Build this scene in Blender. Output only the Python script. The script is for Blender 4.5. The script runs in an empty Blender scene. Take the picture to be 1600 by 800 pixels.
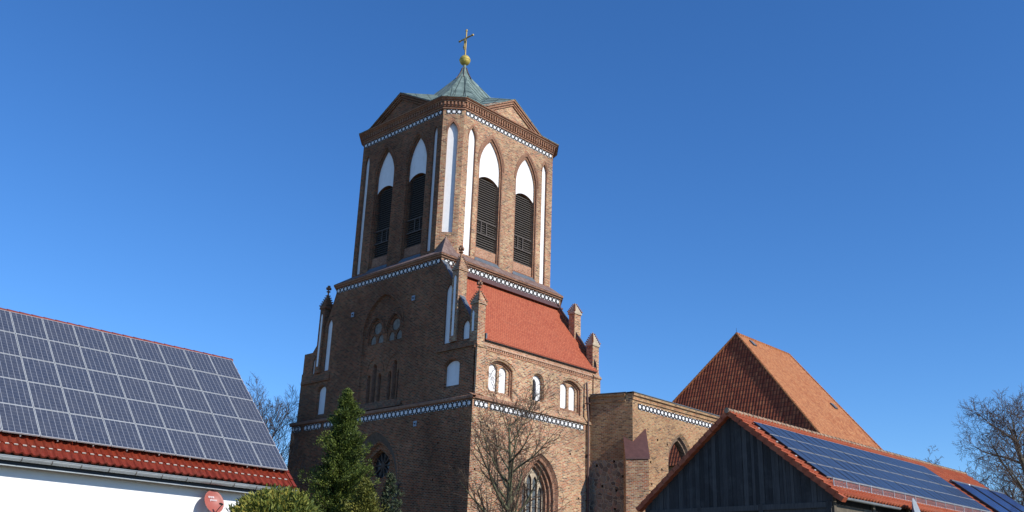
import bpy, math, random
from mathutils import Vector, Matrix
from mathutils.geometry import tessellate_polygon, delaunay_2d_cdt
import numpy as np
rnd = random.Random(7)
S = bpy.context.scene
COL = S.collection
rad = math.radians

# ------------------------------------------------------------------ camera
CX, CY, CZ = -40.288, -41.724, 1.6
def make_camera():
    yaw, pitch, roll = rad(43.958), rad(19.64), rad(2.042)
    F = Vector((math.cos(pitch)*math.cos(yaw), math.cos(pitch)*math.sin(yaw), math.sin(pitch)))
    r = F.cross(Vector((0, 0, 1))).normalized(); u = r.cross(F)
    R = r*math.cos(roll)+u*math.sin(roll); U = -r*math.sin(roll)+u*math.cos(roll)
    cam = bpy.data.cameras.new('camera'); o = bpy.data.objects.new('camera', cam); COL.objects.link(o)
    m = Matrix((R, U, -F)).transposed().to_4x4(); m.translation = (CX, CY, CZ)
    o.matrix_world = m
    cam.sensor_width = 36; cam.lens = 1510.3/1600*36
    cam.clip_start = .1; cam.clip_end = 5000
    S.camera = o
make_camera()
# ------------------------------------------------------------------ light
SUN_AZ = rad(10)      # east of the church's south
SUN_EL = rad(33)
w = bpy.data.worlds.new('World'); S.world = w; w.use_nodes = True
nt = w.node_tree; nt.nodes.clear()
out = nt.nodes.new('ShaderNodeOutputWorld'); bg = nt.nodes.new('ShaderNodeBackground')
sky = nt.nodes.new('ShaderNodeTexSky'); sky.sky_type = 'NISHITA'; sky.sun_disc = False
sky.sun_elevation = SUN_EL; sky.sun_rotation = math.pi-SUN_AZ
sky.altitude = 0; sky.air_density = 1.0; sky.dust_density = 0.0; sky.ozone_density = 8.0
bg.inputs['Strength'].default_value = 0.15
hs = nt.nodes.new('ShaderNodeHueSaturation'); hs.inputs['Saturation'].default_value = 1.12; hs.inputs['Value'].default_value = .985; hs.inputs['Hue'].default_value = .5045
nt.links.new(sky.outputs[0], hs.inputs['Color']); nt.links.new(hs.outputs[0], bg.inputs[0]); nt.links.new(bg.outputs[0], out.inputs[0])
sl = bpy.data.lights.new('sun', 'SUN'); sl.energy = 4.4; sl.angle = rad(.53); sl.color = (1, .95, .87)
so = bpy.data.objects.new('sun', sl); COL.objects.link(so)
tosun = Vector((math.sin(SUN_AZ)*math.cos(SUN_EL), -math.cos(SUN_AZ)*math.cos(SUN_EL), math.sin(SUN_EL)))
so.rotation_euler = (-tosun).to_track_quat('-Z', 'Y').to_euler()
so.location = (0, 0, 80)
S.view_settings.view_transform = 'Standard'; S.view_settings.look = 'None'
S.view_settings.gamma = 1; S.view_settings.exposure = 0.2; S.view_settings.use_curve_mapping = False
S.cycles.max_bounces = 5; S.cycles.diffuse_bounces = 3; S.cycles.caustics_reflective = False

# ------------------------------------------------------------------ materials
class NT:
    def __init__(s, name):
        s.m = bpy.data.materials.new(name); s.m.use_nodes = True; s.t = s.m.node_tree
        s.b = s.t.nodes['Principled BSDF']
    def n(s, typ, **kw):
        x = s.t.nodes.new(typ)
        for k, v in kw.items(): setattr(x, k, v)
        return x
    def l(s, a, b): s.t.links.new(a, b)
    def uv(s): return s.n('ShaderNodeTexCoord').outputs['UV']
    def obj(s): return s.n('ShaderNodeTexCoord').outputs['Object']
    def noise(s, vec, scale, detail=4, rough=.6, stretch=None):
        if stretch:
            mp = s.n('ShaderNodeMapping'); mp.inputs['Scale'].default_value = stretch
            s.l(vec, mp.inputs[0]); vec = mp.outputs[0]
        x = s.n('ShaderNodeTexNoise'); x.inputs['Scale'].default_value = scale
        x.inputs['Detail'].default_value = detail; x.inputs['Roughness'].default_value = rough
        s.l(vec, x.inputs['Vector']); return x.outputs[0]
    def ramp(s, fac, stops, interp='LINEAR'):
        x = s.n('ShaderNodeValToRGB'); cr = x.color_ramp; cr.interpolation = interp
        while len(cr.elements) < len(stops): cr.elements.new(.5)
        for e, (p, c) in zip(cr.elements, stops):
            e.position = p; e.color = (*c, 1) if len(c) == 3 else c
        s.l(fac, x.inputs[0]); return x.outputs[0]
    def mix(s, fac, a, b, mode='MIX'):
        x = s.n('ShaderNodeMix', data_type='RGBA', blend_type=mode)
        for i, v in ((0, fac), (6, a), (7, b)):
            if isinstance(v, (int, float)): x.inputs[i].default_value = v
            elif isinstance(v, tuple): x.inputs[i].default_value = (*v, 1)
            else: s.l(v, x.inputs[i])
        return x.outputs[2]
    def mr(s, v, a, b, c, d):
        x = s.n('ShaderNodeMapRange')
        for i, k in enumerate((a, b, c, d)): x.inputs[i+1].default_value = k
        s.l(v, x.inputs[0]); return x.outputs[0]
    def bump(s, h, strength=.4, dist=.02):
        x = s.n('ShaderNodeBump'); x.inputs['Strength'].default_value = strength; x.inputs['Distance'].default_value = dist
        s.l(h, x.inputs['Height']); s.l(x.outputs[0], s.b.inputs['Normal'])
    def fin(s, col=None, rough=.85, metal=0, spec=.3):
        if col is not None:
            if isinstance(col, tuple): s.b.inputs['Base Color'].default_value = (*col, 1)
            else: s.l(col, s.b.inputs['Base Color'])
        s.b.inputs['Roughness'].default_value = rough; s.b.inputs['Metallic'].default_value = metal
        s.b.inputs['Specular IOR Level'].default_value = spec
        return s.m

def brick_mat(name, stops, mortar, bw=.285, bh=.1, ms=.016, dirt=.5, dirtcol=(.09, .06, .045), patch=None):
    k = NT(name); uv = k.uv(); ob = k.obj()
    br = k.n('ShaderNodeTexBrick'); k.l(uv, br.inputs['Vector'])
    br.inputs['Color1'].default_value = (0, 0, 0, 1); br.inputs['Color2'].default_value = (1, 1, 1, 1)
    br.inputs['Mortar'].default_value = (.5, .5, .5, 1)
    br.inputs['Scale'].default_value = 1; br.inputs['Brick Width'].default_value = bw; br.inputs['Row Height'].default_value = bh
    br.inputs['Mortar Size'].default_value = ms; br.inputs['Mortar Smooth'].default_value = .3; br.inputs['Bias'].default_value = 0
    col = k.ramp(br.outputs['Color'], stops)
    n1 = k.noise(ob, 1.3, 6, .75)
    col = k.mix(k.mr(n1, .38, .62, 0, .45), col, patch or stops[-1][1])
    n3 = k.noise(uv, 7, 3, .6)
    col = k.mix(k.mr(n3, .3, .7, 0, 1), k.mix(1, col, (.6, .57, .55), 'MULTIPLY'), k.mix(1, col, (1.35, 1.32, 1.3), 'MULTIPLY'))
    mn = k.noise(uv, 2.2, 4, .6)
    mcol = k.mix(k.mr(mn, .35, .65, 0, 1), mortar, tuple(c*.6 for c in mortar))
    col = k.mix(br.outputs['Fac'], col, mcol)
    n4 = k.noise(ob, .13, 3, .6); col = k.mix(k.mr(n4, .4, .6, 0, 1), k.mix(1, col, (.80, .76, .74), 'MULTIPLY'), k.mix(1, col, (1.14, 1.12, 1.08), 'MULTIPLY'))
    n2 = k.noise(ob, .28, 6, .65, (1, 1, .6))
    col = k.mix(k.mr(n2, .42, .72, 0, dirt), col, dirtcol)
    hh = k.mix(.35, k.mix(br.outputs['Fac'], (1, 1, 1), (0, 0, 0)), n3)
    k.bump(hh, .7, .025)
    return k.fin(col, .92, 0, .15)

M = {}
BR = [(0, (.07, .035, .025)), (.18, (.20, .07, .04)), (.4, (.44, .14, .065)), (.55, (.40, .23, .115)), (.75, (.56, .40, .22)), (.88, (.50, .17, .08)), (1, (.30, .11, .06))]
M['brick'] = brick_mat('mixed_old_brick', BR, (.56, .48, .36), ms=.018, dirt=.25, patch=(.47, .29, .15))  # old brick in mixed red and tan tones
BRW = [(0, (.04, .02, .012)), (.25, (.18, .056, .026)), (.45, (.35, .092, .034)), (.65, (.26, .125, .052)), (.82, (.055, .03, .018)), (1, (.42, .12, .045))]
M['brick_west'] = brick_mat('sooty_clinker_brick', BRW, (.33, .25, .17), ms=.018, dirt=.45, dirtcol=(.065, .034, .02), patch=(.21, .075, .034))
BRT = [(0, (.10, .05, .03)), (.18, (.30, .14, .065)), (.45, (.46, .26, .12)), (.7, (.52, .34, .16)), (.88, (.46, .16, .07)), (1, (.33, .19, .09))]
M['brick_tan'] = brick_mat('yellow_brown_brick', BRT, (.50, .42, .30), dirt=.3, patch=(.45, .27, .13))
M['brick_mould'] = brick_mat('red_moulded_brick', [(0, (.15, .055, .035)), (.5, (.30, .115, .065)), (1, (.40, .18, .10))], (.40, .30, .22), bw=.14, bh=.09, dirt=.3)
M['brick_light'] = brick_mat('reddish_new_brick', [(0, (.34, .13, .07)), (.5, (.45, .2, .11)), (1, (.5, .27, .16))], (.52, .45, .36), dirt=.15)

def plaster():
    k = NT('lime_plaster'); n = k.noise(k.obj(), 3, 6, .6); n2 = k.noise(k.uv(), 20, 3, .6)
    c = k.mix(k.mr(n, .35, .7, 0, .5), (.84, .835, .82), (.72, .715, .69)); st = k.noise(k.obj(), 4, 5, .7, (1, 1, .12)); c = k.mix(k.mr(st, .55, .8, 0, .5), c, (.50, .49, .46))
    br = k.n('ShaderNodeTexBrick'); k.l(k.uv(), br.inputs['Vector'])
    br.inputs['Scale'].default_value = 1; br.inputs['Brick Width'].default_value = .285; br.inputs['Row Height'].default_value = .1; br.inputs['Mortar Size'].default_value = .012
    k.bump(k.mix(.6, k.mix(br.outputs['Fac'], (1, 1, 1), (.6, .6, .6)), n2), .35, .015); return k.fin(c, .9, 0, .2)
M['plaster'] = plaster()
def simple(name, c, rough=.8, metal=0, var=.25, scale=6, bump=0, spec=.3):
    k = NT(name); n = k.noise(k.obj(), scale, 5, .65)
    col = k.mix(k.mr(n, .3, .7, 0, 1), tuple(x*(1-var) for x in c), tuple(min(1, x*(1+var)) for x in c))
    if bump: k.bump(n, bump, .02)
    return k.fin(col, rough, metal, spec)
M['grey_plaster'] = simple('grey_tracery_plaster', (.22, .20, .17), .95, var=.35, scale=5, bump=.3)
M['cream_stone'] = simple('cream_cap_mortar', (.42, .34, .24), .95, var=.25, scale=4, bump=.3)
M['dark'] = simple('dark_glazed_brick', (.035, .03, .028), .6, var=.4)
M['louver'] = simple('tarred_louver_wood', (.085, .072, .062), .85, var=.3, scale=9)
M['louver_frame'] = simple('weathered_frame_wood', (.095, .08, .07), .85, var=.3, scale=9)
M['void'] = simple('unlit_interior', (.02, .018, .016), .9)
M['glass'] = simple('leaded_glass', (.10, .115, .12), .25, var=.5, scale=8, spec=.6)
M['darkglass'] = simple('dark_leaded_glass', (.02, .024, .028), .3, var=.5, scale=8, spec=.5)
M['lead'] = simple('grey_lead_flashing', (.10, .115, .13), .55, 0, var=.3, scale=3, spec=.5)
M['gold'] = simple('gilded_copper', (.50, .39, .09), .6, .35, var=.25, scale=5, spec=.5)
M['cross_gold'] = simple('dull_gilding', (.36, .27, .10), .6, .35, var=.3, scale=5, spec=.4)
M['zinc'] = simple('zinc_metal', (.36, .385, .39), .5, .4, var=.2, scale=2, spec=.5)
M['alu'] = simple('aluminium_rail', (.52, .53, .52), .5, .2, var=.08, spec=.5)
M['alu2'] = simple('dull_aluminium', (.30, .30, .30), .6, .1, var=.1)
M['slate_fascia'] = simple('dark_fascia', (.03, .035, .045), .5)
M['render'] = simple('white_house_render', (.82, .82, .81), .9, var=.035, scale=1.5, bump=.05)
M['soffit'] = simple('brown_soffit', (.13, .11, .10), .8, var=.2)
M['brownmetal'] = simple('brown_coated_metal', (.115, .052, .042), .45, .2, var=.2, scale=3, spec=.5)
M['rust_pipe'] = simple('brown_downpipe', (.10, .055, .045), .55, .1, var=.3, scale=3)
M['reddish'] = simple('red_dish_paint', (.36, .10, .075), .5, 0, var=.06, scale=2, spec=.4)
M['greydish'] = simple('grey_dish_paint', (.30, .33, .36), .5, 0, var=.06, scale=2, spec=.4)
M['white'] = simple('white_paint', (.8, .8, .8), .6, var=.03)
M['black'] = simple('black_plastic', (.02, .02, .02), .5, var=.1)
M['greyplate'] = simple('grey_anchor_plate', (.26, .29, .33), .5, .3, var=.15)

def copper():
    k = NT('green_copper'); uv = k.uv(); n = k.noise(k.obj(), 1.6, 6, .7)
    c = k.ramp(n, [(.3, (.085, .115, .10)), (.5, (.165, .225, .195)), (.7, (.27, .34, .30))])
    sp = k.n('ShaderNodeSeparateXYZ'); k.l(uv, sp.inputs[0])
    m = k.n('ShaderNodeMath', operation='PINGPONG'); m.inputs[1].default_value = .5; k.l(sp.outputs[0], m.inputs[0])
    seam = k.mr(m.outputs[0], 0, .06, 1, 0)
    c = k.mix(seam, c, (.05, .075, .07)); k.bump(seam, .8, .05)
    return k.fin(c, .7, .1, .4)
M['copper'] = copper()

def flat_tile(name, stops, bw, bh, dirtcol, dirt=.3, mortar=(.07, .03, .02), ms=.012, patch=None, bumpd=.03, gap=.0, strk=.8):
    # tiles: staggered units with a lip at the lower edge
    k = NT(name); uv = k.uv(); ob = k.obj()
    br = k.n('ShaderNodeTexBrick'); k.l(uv, br.inputs['Vector'])
    br.inputs['Color1'].default_value = (0, 0, 0, 1); br.inputs['Color2'].default_value = (1, 1, 1, 1); br.inputs['Mortar'].default_value = (.5, .5, .5, 1)
    br.inputs['Scale'].default_value = 1; br.inputs['Brick Width'].default_value = bw; br.inputs['Row Height'].default_value = bh
    br.inputs['Mortar Size'].default_value = ms; br.inputs['Mortar Smooth'].default_value = .2
    c = k.ramp(br.outputs['Color'], stops)
    n = k.noise(ob, .45, 6, .7, strk and (1, 1, strk))
    c = k.mix(k.mr(n, .4, .7, 0, .6), c, patch or stops[0][1])
    n2 = k.noise(ob, 2.5, 5, .7)
    c = k.mix(k.mr(n2, .55, .75, 0, dirt), c, dirtcol)
    c = k.mix(br.outputs['Fac'], c, mortar)
    sp = k.n('ShaderNodeSeparateXYZ'); k.l(uv, sp.inputs[0])
    d = k.n('ShaderNodeMath', operation='DIVIDE'); d.inputs[1].default_value = bh; k.l(sp.outputs[1], d.inputs[0])
    f = k.n('ShaderNodeMath', operation='FRACT'); k.l(d.outputs[0], f.inputs[0])
    h = k.mr(f.outputs[0], 0, 1, 1, 0)
    h2 = k.mix(.3, h, br.outputs['Color'])
    k.bump(h2, .8, bumpd)
    return k.fin(c, .8, 0, .25)
M['redtile'] = flat_tile('red_plain_tile', [(0, (.37, .085, .042)), (.5, (.43, .11, .052)), (1, (.48, .135, .066))], .18, .17, (.30, .13, .08), .4, mortar=(.15, .032, .018), ms=.014, patch=(.46, .125, .06), bumpd=.045)
M['nave_s'] = flat_tile('weathered_orange_tile', [(0, (.30, .085, .025)), (.4, (.46, .165, .055)), (.75, (.54, .235, .088)), (1, (.34, .115, .036))], .22, .28, (.44, .26, .13), .5, mortar=(.16, .05, .03), ms=.02, patch=(.50, .22, .085), bumpd=.05, strk=.3)

def pantile_mat(name, c1, c2, c3, joint, wave=.23, row=.34, bump=.0, rough=.6, dirt=(.3, .25, .18), damt=.2):
    k = NT(name); uv = k.uv(); ob = k.obj()
    br = k.n('ShaderNodeTexBrick'); k.l(uv, br.inputs['Vector']); br.offset = 0
    br.inputs['Color1'].default_value = (0, 0, 0, 1); br.inputs['Color2'].default_value = (1, 1, 1, 1); br.inputs['Mortar'].default_value = (.5, .5, .5, 1)
    br.inputs['Scale'].default_value = 1; br.inputs['Brick Width'].default_value = wave; br.inputs['Row Height'].default_value = row; br.inputs['Mortar Size'].default_value = .012
    c = k.ramp(br.outputs['Color'], [(0, c1), (.5, c2), (1, c3)])
    n = k.noise(ob, 1.3, 6, .7); c = k.mix(k.mr(n, .5, .75, 0, damt), c, dirt)
    if bump:
        sp = k.n('ShaderNodeSeparateXYZ'); k.l(uv, sp.inputs[0])
        a = k.n('ShaderNodeMath', operation='MULTIPLY'); a.inputs[1].default_value = 2*math.pi/wave; k.l(sp.outputs[0], a.inputs[0])
        s_ = k.n('ShaderNodeMath', operation='SINE'); k.l(a.outputs[0], s_.inputs[0])
        d = k.n('ShaderNodeMath', operation='DIVIDE'); d.inputs[1].default_value = row; k.l(sp.outputs[1], d.inputs[0])
        f = k.n('ShaderNodeMath', operation='FRACT'); k.l(d.outputs[0], f.inputs[0])
        h = k.n('ShaderNodeMath', operation='MULTIPLY_ADD'); k.l(s_.outputs[0], h.inputs[0]); h.inputs[1].default_value = .5
        k.l(k.mr(f.outputs[0], 0, 1, .8, 0), h.inputs[2])
        # joint colour darkens the lower edge of each course and each trough
        g1 = k.mr(f.outputs[0], 0, .3, 1, 0); g2 = k.mr(s_.outputs[0], -1, -.3, 1, 0)
        mx = k.n('ShaderNodeMath', operation='MAXIMUM'); k.l(g1, mx.inputs[0]); k.l(g2, mx.inputs[1])
        mm = k.n('ShaderNodeMath', operation='MULTIPLY'); k.l(mx.outputs[0], mm.inputs[0]); mm.inputs[1].default_value = .85
        c = k.mix(mm.outputs[0], c, joint)
        k.bump(h.outputs[0], 1, bump)
    return k.fin(c, rough, 0, .3)
M['pantile'] = pantile_mat('glossy_red_pantile', (.15, .022, .010), (.19, .028, .013), (.23, .037, .017), (0, 0, 0), rough=.42, damt=.08)
M['barntile'] = pantile_mat('matt_orange_pantile', (.34, .075, .032), (.42, .10, .042), (.47, .135, .06), (0, 0, 0), rough=.75, dirt=(.26, .15, .09), damt=.4)
M['nave_w'] = pantile_mat('old_hollow_tile', (.38, .07, .025), (.52, .105, .036), (.66, .18, .065), (.035, .009, .006), wave=.34, row=.5, bump=.12, rough=.8, dirt=(.34, .12, .06), damt=.2)

def pv_mat(name, base, line, nx, ny, w, h, lw=.01, var=.25, rough=.22, vline=1.0, frame=False):
    k = NT(name); uv = k.uv(); sp = k.n('ShaderNodeSeparateXYZ'); k.l(uv, sp.inputs[0])
    def grid(o, n, wd, L):
        a = k.n('ShaderNodeMath', operation='MULTIPLY'); a.inputs[1].default_value = n/L; k.l(o, a.inputs[0])
        p = k.n('ShaderNodeMath', operation='PINGPONG'); p.inputs[1].default_value = .5; k.l(a.outputs[0], p.inputs[0])
        return k.mr(p.outputs[0], wd*n/L*.5, wd*n/L*1.0, 1, 0)
    gx = grid(sp.outputs[0], nx, lw*vline, w); gy = grid(sp.outputs[1], ny, lw, h)
    ox = k.n('ShaderNodeTexVoronoi'); ox.inputs['Scale'].default_value = 22; k.l(uv, ox.inputs[0])
    oi = k.n('ShaderNodeObjectInfo').outputs['Random']
    c = k.mix(ox.outputs['Color'], tuple(x*(1-var) for x in base), tuple(x*(1+var) for x in base))
    c = k.mix(k.mr(oi, 0, 1, 0, .3), c, (base[0]*1.35, base[1]*1.15, base[2]*.95))
    if ny > 1: c = k.mix(k.mr(gy, 0, 1, 0, .45), c, line)
    c = k.mix(gx, c, line)
    dn = k.noise(k.obj(), 2.5, 5, .7)
    c = k.mix(k.mr(dn, .4, .8, 0, .12), c, (.35, .33, .3))
    m = k.fin(c, rough, 0, .5)
    return m
M['pv_poly'] = pv_mat('polycrystalline_cells', (.042, .052, .080), (.30, .31, .33), 6, 8, 1.0, 1.24, lw=.005, vline=1.5, rough=.35)
M['pv_thin'] = pv_mat('thin_film_cells', (.018, .024, .042), (.040, .050, .076), 13, 1, 1.26, .93, lw=.022, var=.12, rough=.25)
M['collector'] = simple('blue_absorber', (.018, .035, .12), .15, var=.15, scale=1, spec=.5)

def boards(name, c1, c2, c3):
    k = NT(name); ob = k.obj()
    ri = k.n('ShaderNodeNewGeometry').outputs['Random Per Island']
    c = k.ramp(ri, [(0, c1), (.5, c2), (1, c3)])
    n = k.noise(ob, 5, 6, .7, (1, 6, .35)); c = k.mix(k.mr(n, .3, .75, 0, .75), c, tuple(x*.35 for x in c2))
    n2 = k.noise(ob, 1.2, 5, .7); c = k.mix(k.mr(n2, .5, .75, 0, .5), c, tuple(x*1.7 for x in c2))
    k.bump(n, .5, .01); return k.fin(c, .9, 0, .15)
M['boards'] = boards('grey_black_barn_board', (.040, .039, .038), (.068, .066, .064), (.11, .106, .10))
M['rough_boards'] = boards('brown_grey_slab_board', (.10, .085, .065), (.17, .145, .11), (.24, .21, .17))

def leafmat(name, stops, rough=.6, tr=.0):
    k = NT(name); ri = k.n('ShaderNodeNewGeometry').outputs['Random Per Island']
    n = k.noise(k.obj(), 1.3, 3, .6)
    mx = k.n('ShaderNodeMath', operation='MULTIPLY_ADD'); k.l(ri, mx.inputs[0]); mx.inputs[1].default_value = .55
    k.l(k.mr(n, .3, .7, 0, .45), mx.inputs[2])
    c = k.ramp(mx.outputs[0], stops); m = k.fin(c, rough, 0, .25)
    tb = k.n('ShaderNodeBsdfTranslucent'); k.l(c, tb.inputs[0]); ms = k.n('ShaderNodeMixShader'); ms.inputs[0].default_value = .12
    k.l(k.b.outputs[0], ms.inputs[1]); k.l(tb.outputs[0], ms.inputs[2])
    k.l(ms.outputs[0], k.t.nodes['Material Output'].inputs[0]); return m
M['conifer'] = leafmat('conifer_foliage', [(0, (.022, .038, .012)), (.4, (.065, .095, .02)), (.75, (.15, .19, .032)), (1, (.27, .28, .06))])
M['yellow'] = leafmat('yellow_green_foliage', [(0, (.05, .07, .02)), (.5, (.14, .15, .03)), (1, (.30, .26, .05))])
M['sparse'] = leafmat('dull_needle_foliage', [(0, (.03, .045, .025)), (.5, (.06, .08, .04)), (1, (.12, .13, .07))])
M['bush'] = leafmat('golden_green_foliage', [(0, (.025, .045, .014)), (.3, (.08, .115, .025)), (.6, (.19, .21, .04)), (.85, (.33, .28, .05)), (1, (.42, .25, .05))])
def bark(name, a, b):
    k = NT(name); n = k.noise(k.obj(), 3.5, 6, .7, (1, 1, .4)); c = k.mix(k.mr(n, .35, .65, 0, 1), a, b)
    k.bump(n, .5, .02); return k.fin(c, .9, 0, .2)
M['bark_g'] = bark('green_tinged_bark', (.075, .07, .045), (.15, .155, .085))
M['twig'] = bark('dark_twig_bark', (.055, .038, .028), (.12, .085, .062))
M['bark_far'] = bark('grey_brown_bark', (.085, .07, .052), (.19, .165, .115))
M['twig_far'] = bark('brown_twig_bark', (.085, .06, .048), (.14, .105, .085))

def stone_mat():
    k = NT('field_stone_masonry'); uv = k.uv()
    v = k.n('ShaderNodeTexVoronoi', feature='F1'); v.inputs['Scale'].default_value = 3.3; k.l(uv, v.inputs[0])
    e = k.n('ShaderNodeTexVoronoi', feature='DISTANCE_TO_EDGE'); e.inputs['Scale'].default_value = 3.3; k.l(uv, e.inputs[0])
    c = k.ramp(v.outputs['Color'], [(0, (.10, .075, .06)), (.35, (.20, .14, .10)), (.6, (.27, .21, .15)), (.8, (.32, .17, .11)), (1, (.18, .17, .15))])
    f = k.mr(e.outputs[0], .02, .07, 1, 0); c = k.mix(f, c, (.36, .28, .19)); k.bump(k.mr(e.outputs[0], 0, .2, 0, 1), .8, .06)
    return k.fin(c, .92, 0, .15)
M['stone'] = stone_mat()
def skirt_mat():
    return flat_tile('brown_slate_skirt', [(0, (.16, .10, .085)), (.5, (.22, .145, .12)), (1, (.27, .19, .16))], .25, .3, (.3, .27, .22), .3, mortar=(.08, .05, .04), ms=.012)
M['skirt'] = skirt_mat()
def ground_mat():
    k = NT('neutral_paving'); n = k.noise(k.obj(), .5, 8, .7)  # neutral paving tone, low in green so bounced light stays untinted
    return k.fin(k.ramp(n, [(.3, (.10, .09, .055)), (.55, (.16, .14, .10)), (.7, (.22, .18, .13))]), .95, 0, .1)
M['paving'] = ground_mat()

# ------------------------------------------------------------------ mesh builder
ZV = Vector((0, 0, 1))
class MB:
    def __init__(s): s.v = []; s.f = []; s.m = []
    def face(s, pts, mat=0):
        i = len(s.v); s.v += [Vector(p) for p in pts]; s.f.append(tuple(range(i, i+len(pts)))); s.m.append(mat)
    def box(s, a, b, mat=0, rot=None):
        x0, y0, z0 = a; x1, y1, z1 = b
        c = [(x0, y0, z0), (x1, y0, z0), (x1, y1, z0), (x0, y1, z0), (x0, y0, z1), (x1, y0, z1), (x1, y1, z1), (x0, y1, z1)]
        if rot: c = [rot(Vector(p)) for p in c]
        for q in ((0, 3, 2, 1), (4, 5, 6, 7), (0, 1, 5, 4), (1, 2, 6, 5), (2, 3, 7, 6), (3, 0, 4, 7)): s.face([c[i] for i in q], mat)
    def prism(s, poly, z0, z1, mat=0, top=True, zt=None):
        n = len(poly)
        for i in range(n):
            a, b = poly[i], poly[(i+1) % n]
            s.face([(*a, z0), (*b, z0), (*b, z1), (*a, z1)], mat)
        if top: s.face([(*p, z1) for p in poly], mat); s.face([(*p, z0) for p in reversed(poly)], mat)
    def loft(s, A, B, mat=0, closed=True):
        n = len(A)
        for i in range(n if closed else n-1):
            j = (i+1) % n; s.face([A[i], A[j], B[j], B[i]], mat)
    def tube(s, p, q, r0, r1=None, n=6, mat=0, cap=True):
        p = Vector(p); q = Vector(q); r1 = r0 if r1 is None else r1; d = (q-p).normalized()
        a = d.orthogonal().normalized(); b = d.cross(a)
        A = [p+(a*math.cos(t)+b*math.sin(t))*r0 for t in [2*math.pi*i/n for i in range(n)]]
        B = [q+(a*math.cos(t)+b*math.sin(t))*r1 for t in [2*math.pi*i/n for i in range(n)]]
        s.loft(A, B, mat)
        if cap: s.face(A, mat); s.face(B, mat)
    def lathe(s, c, prof, n=24, mat=0):
        c = Vector(c)
        R = [[c+Vector((r*math.cos(2*math.pi*i/n), r*math.sin(2*math.pi*i/n), z)) for i in range(n)] for r, z in prof]
        for A, B in zip(R, R[1:]): s.loft(A, B, mat)
    def poly_holes(s, loops3d, mat=0):
        L = [[Vector(p) for p in l] for l in loops3d]; O = L[0][0]; nn = Vector((0, 0, 0))
        for a, b in zip(L[0], L[0][1:]+L[0][:1]): nn += (a-O).cross(b-O)
        nn.normalize(); ax = nn.orthogonal().normalized(); ay = nn.cross(ax)
        Q = [[Vector(((p-O).dot(ax), (p-O).dot(ay))) for p in l] for l in L]
        vs = []; es = []
        for l in Q:
            k = len(vs); vs += l; es += [(k+i, k+(i+1) % len(l)) for i in range(len(l))]
        V2, _, F2, *_r = delaunay_2d_cdt(vs, es, [], 0, 1e-6)
        def ins(p, l):
            c = False; j = len(l)-1
            for i in range(len(l)):
                if (l[i].y > p.y) != (l[j].y > p.y) and p.x < (l[j].x-l[i].x)*(p.y-l[i].y)/(l[j].y-l[i].y)+l[i].x: c = not c
                j = i
            return c
        for f in F2:
            c = sum((V2[i] for i in f), Vector((0, 0)))/len(f)
            if ins(c, Q[0]) and not any(ins(c, h) for h in Q[1:]):
                s.face([O+ax*V2[i].x+ay*V2[i].y for i in f], mat)
    def build(s, name, mats, parent=None, smooth=False, merge=False):
        if not isinstance(mats, (list, tuple)): mats = [mats]
        off = Vector((0, 0, 0)); p = parent
        while p is not None: off += p.location; p = p.parent
        me = bpy.data.meshes.new(name)
        me.from_pydata([v-off for v in s.v], [], s.f)
        for m in mats: me.materials.append(m)
        me.polygons.foreach_set('material_index', s.m)
        uvl = me.uv_layers.new(name='UVMap'); uv = np.zeros(len(me.loops)*2, dtype=np.float32); k = 0
        for f in s.f:
            P = [s.v[i] for i in f]
            nn = Vector((0, 0, 0))
            for a in range(1, len(P)-1):
                nn += (P[a]-P[0]).cross(P[a+1]-P[0])
            if nn.length < 1e-12: nn = Vector((0, 0, 1))
            nn.normalize()
            t = ZV.cross(nn)
            if t.length < .05: t = Vector((1, 0, 0)); b = Vector((0, 1, 0))
            else:
                t.normalize(); b = nn.cross(t)
                if b.z < 0: b = -b
            for q in P:
                uv[k] = q.dot(t); uv[k+1] = q.dot(b); k += 2
        uvl.data.foreach_set('uv', uv)
        if smooth: me.polygons.foreach_set('use_smooth', [True]*len(me.polygons))
        me.update()
        if merge:
            import bmesh
            bm = bmesh.new(); bm.from_mesh(me); bmesh.ops.remove_doubles(bm, verts=bm.verts, dist=1e-4); bmesh.ops.recalc_face_normals(bm, faces=bm.faces); bm.to_mesh(me); bm.free()
        o = bpy.data.objects.new(name, me); COL.objects.link(o)
        if parent: o.parent = parent
        return o
def tag(o, label=None, cat=None, group=None, kind=None):
    if label: o['label'] = label
    if cat: o['category'] = cat
    if group: o['group'] = group
    if kind: o['kind'] = kind
    return o
def empty(name, loc, label, cat, group=None):
    o = bpy.data.objects.new(name, None); COL.objects.link(o); o.location = loc; o.empty_display_size = .5
    return tag(o, label, cat, group)

class Frame:
    """a wall plane: u runs along it, z up, d goes into the wall"""
    def __init__(s, O, U, N, d0=0): s.O = Vector(O); s.U = Vector(U); s.N = Vector(N)
    def p(s, u, z, d=0): return s.O+s.U*u+ZV*z-s.N*d
    def L(s, poly, d=0): return [s.p(u, z, d) for u, z in poly]
    def box(s, mb, u0, u1, z0, z1, d0, d1, mat=0):
        A = s.L([(u0, z0), (u1, z0), (u1, z1), (u0, z1)], d0); B = s.L([(u0, z0), (u1, z0), (u1, z1), (u0, z1)], d1)
        mb.loft(A, B, mat); mb.face(A, mat); mb.face(B, mat)

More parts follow.
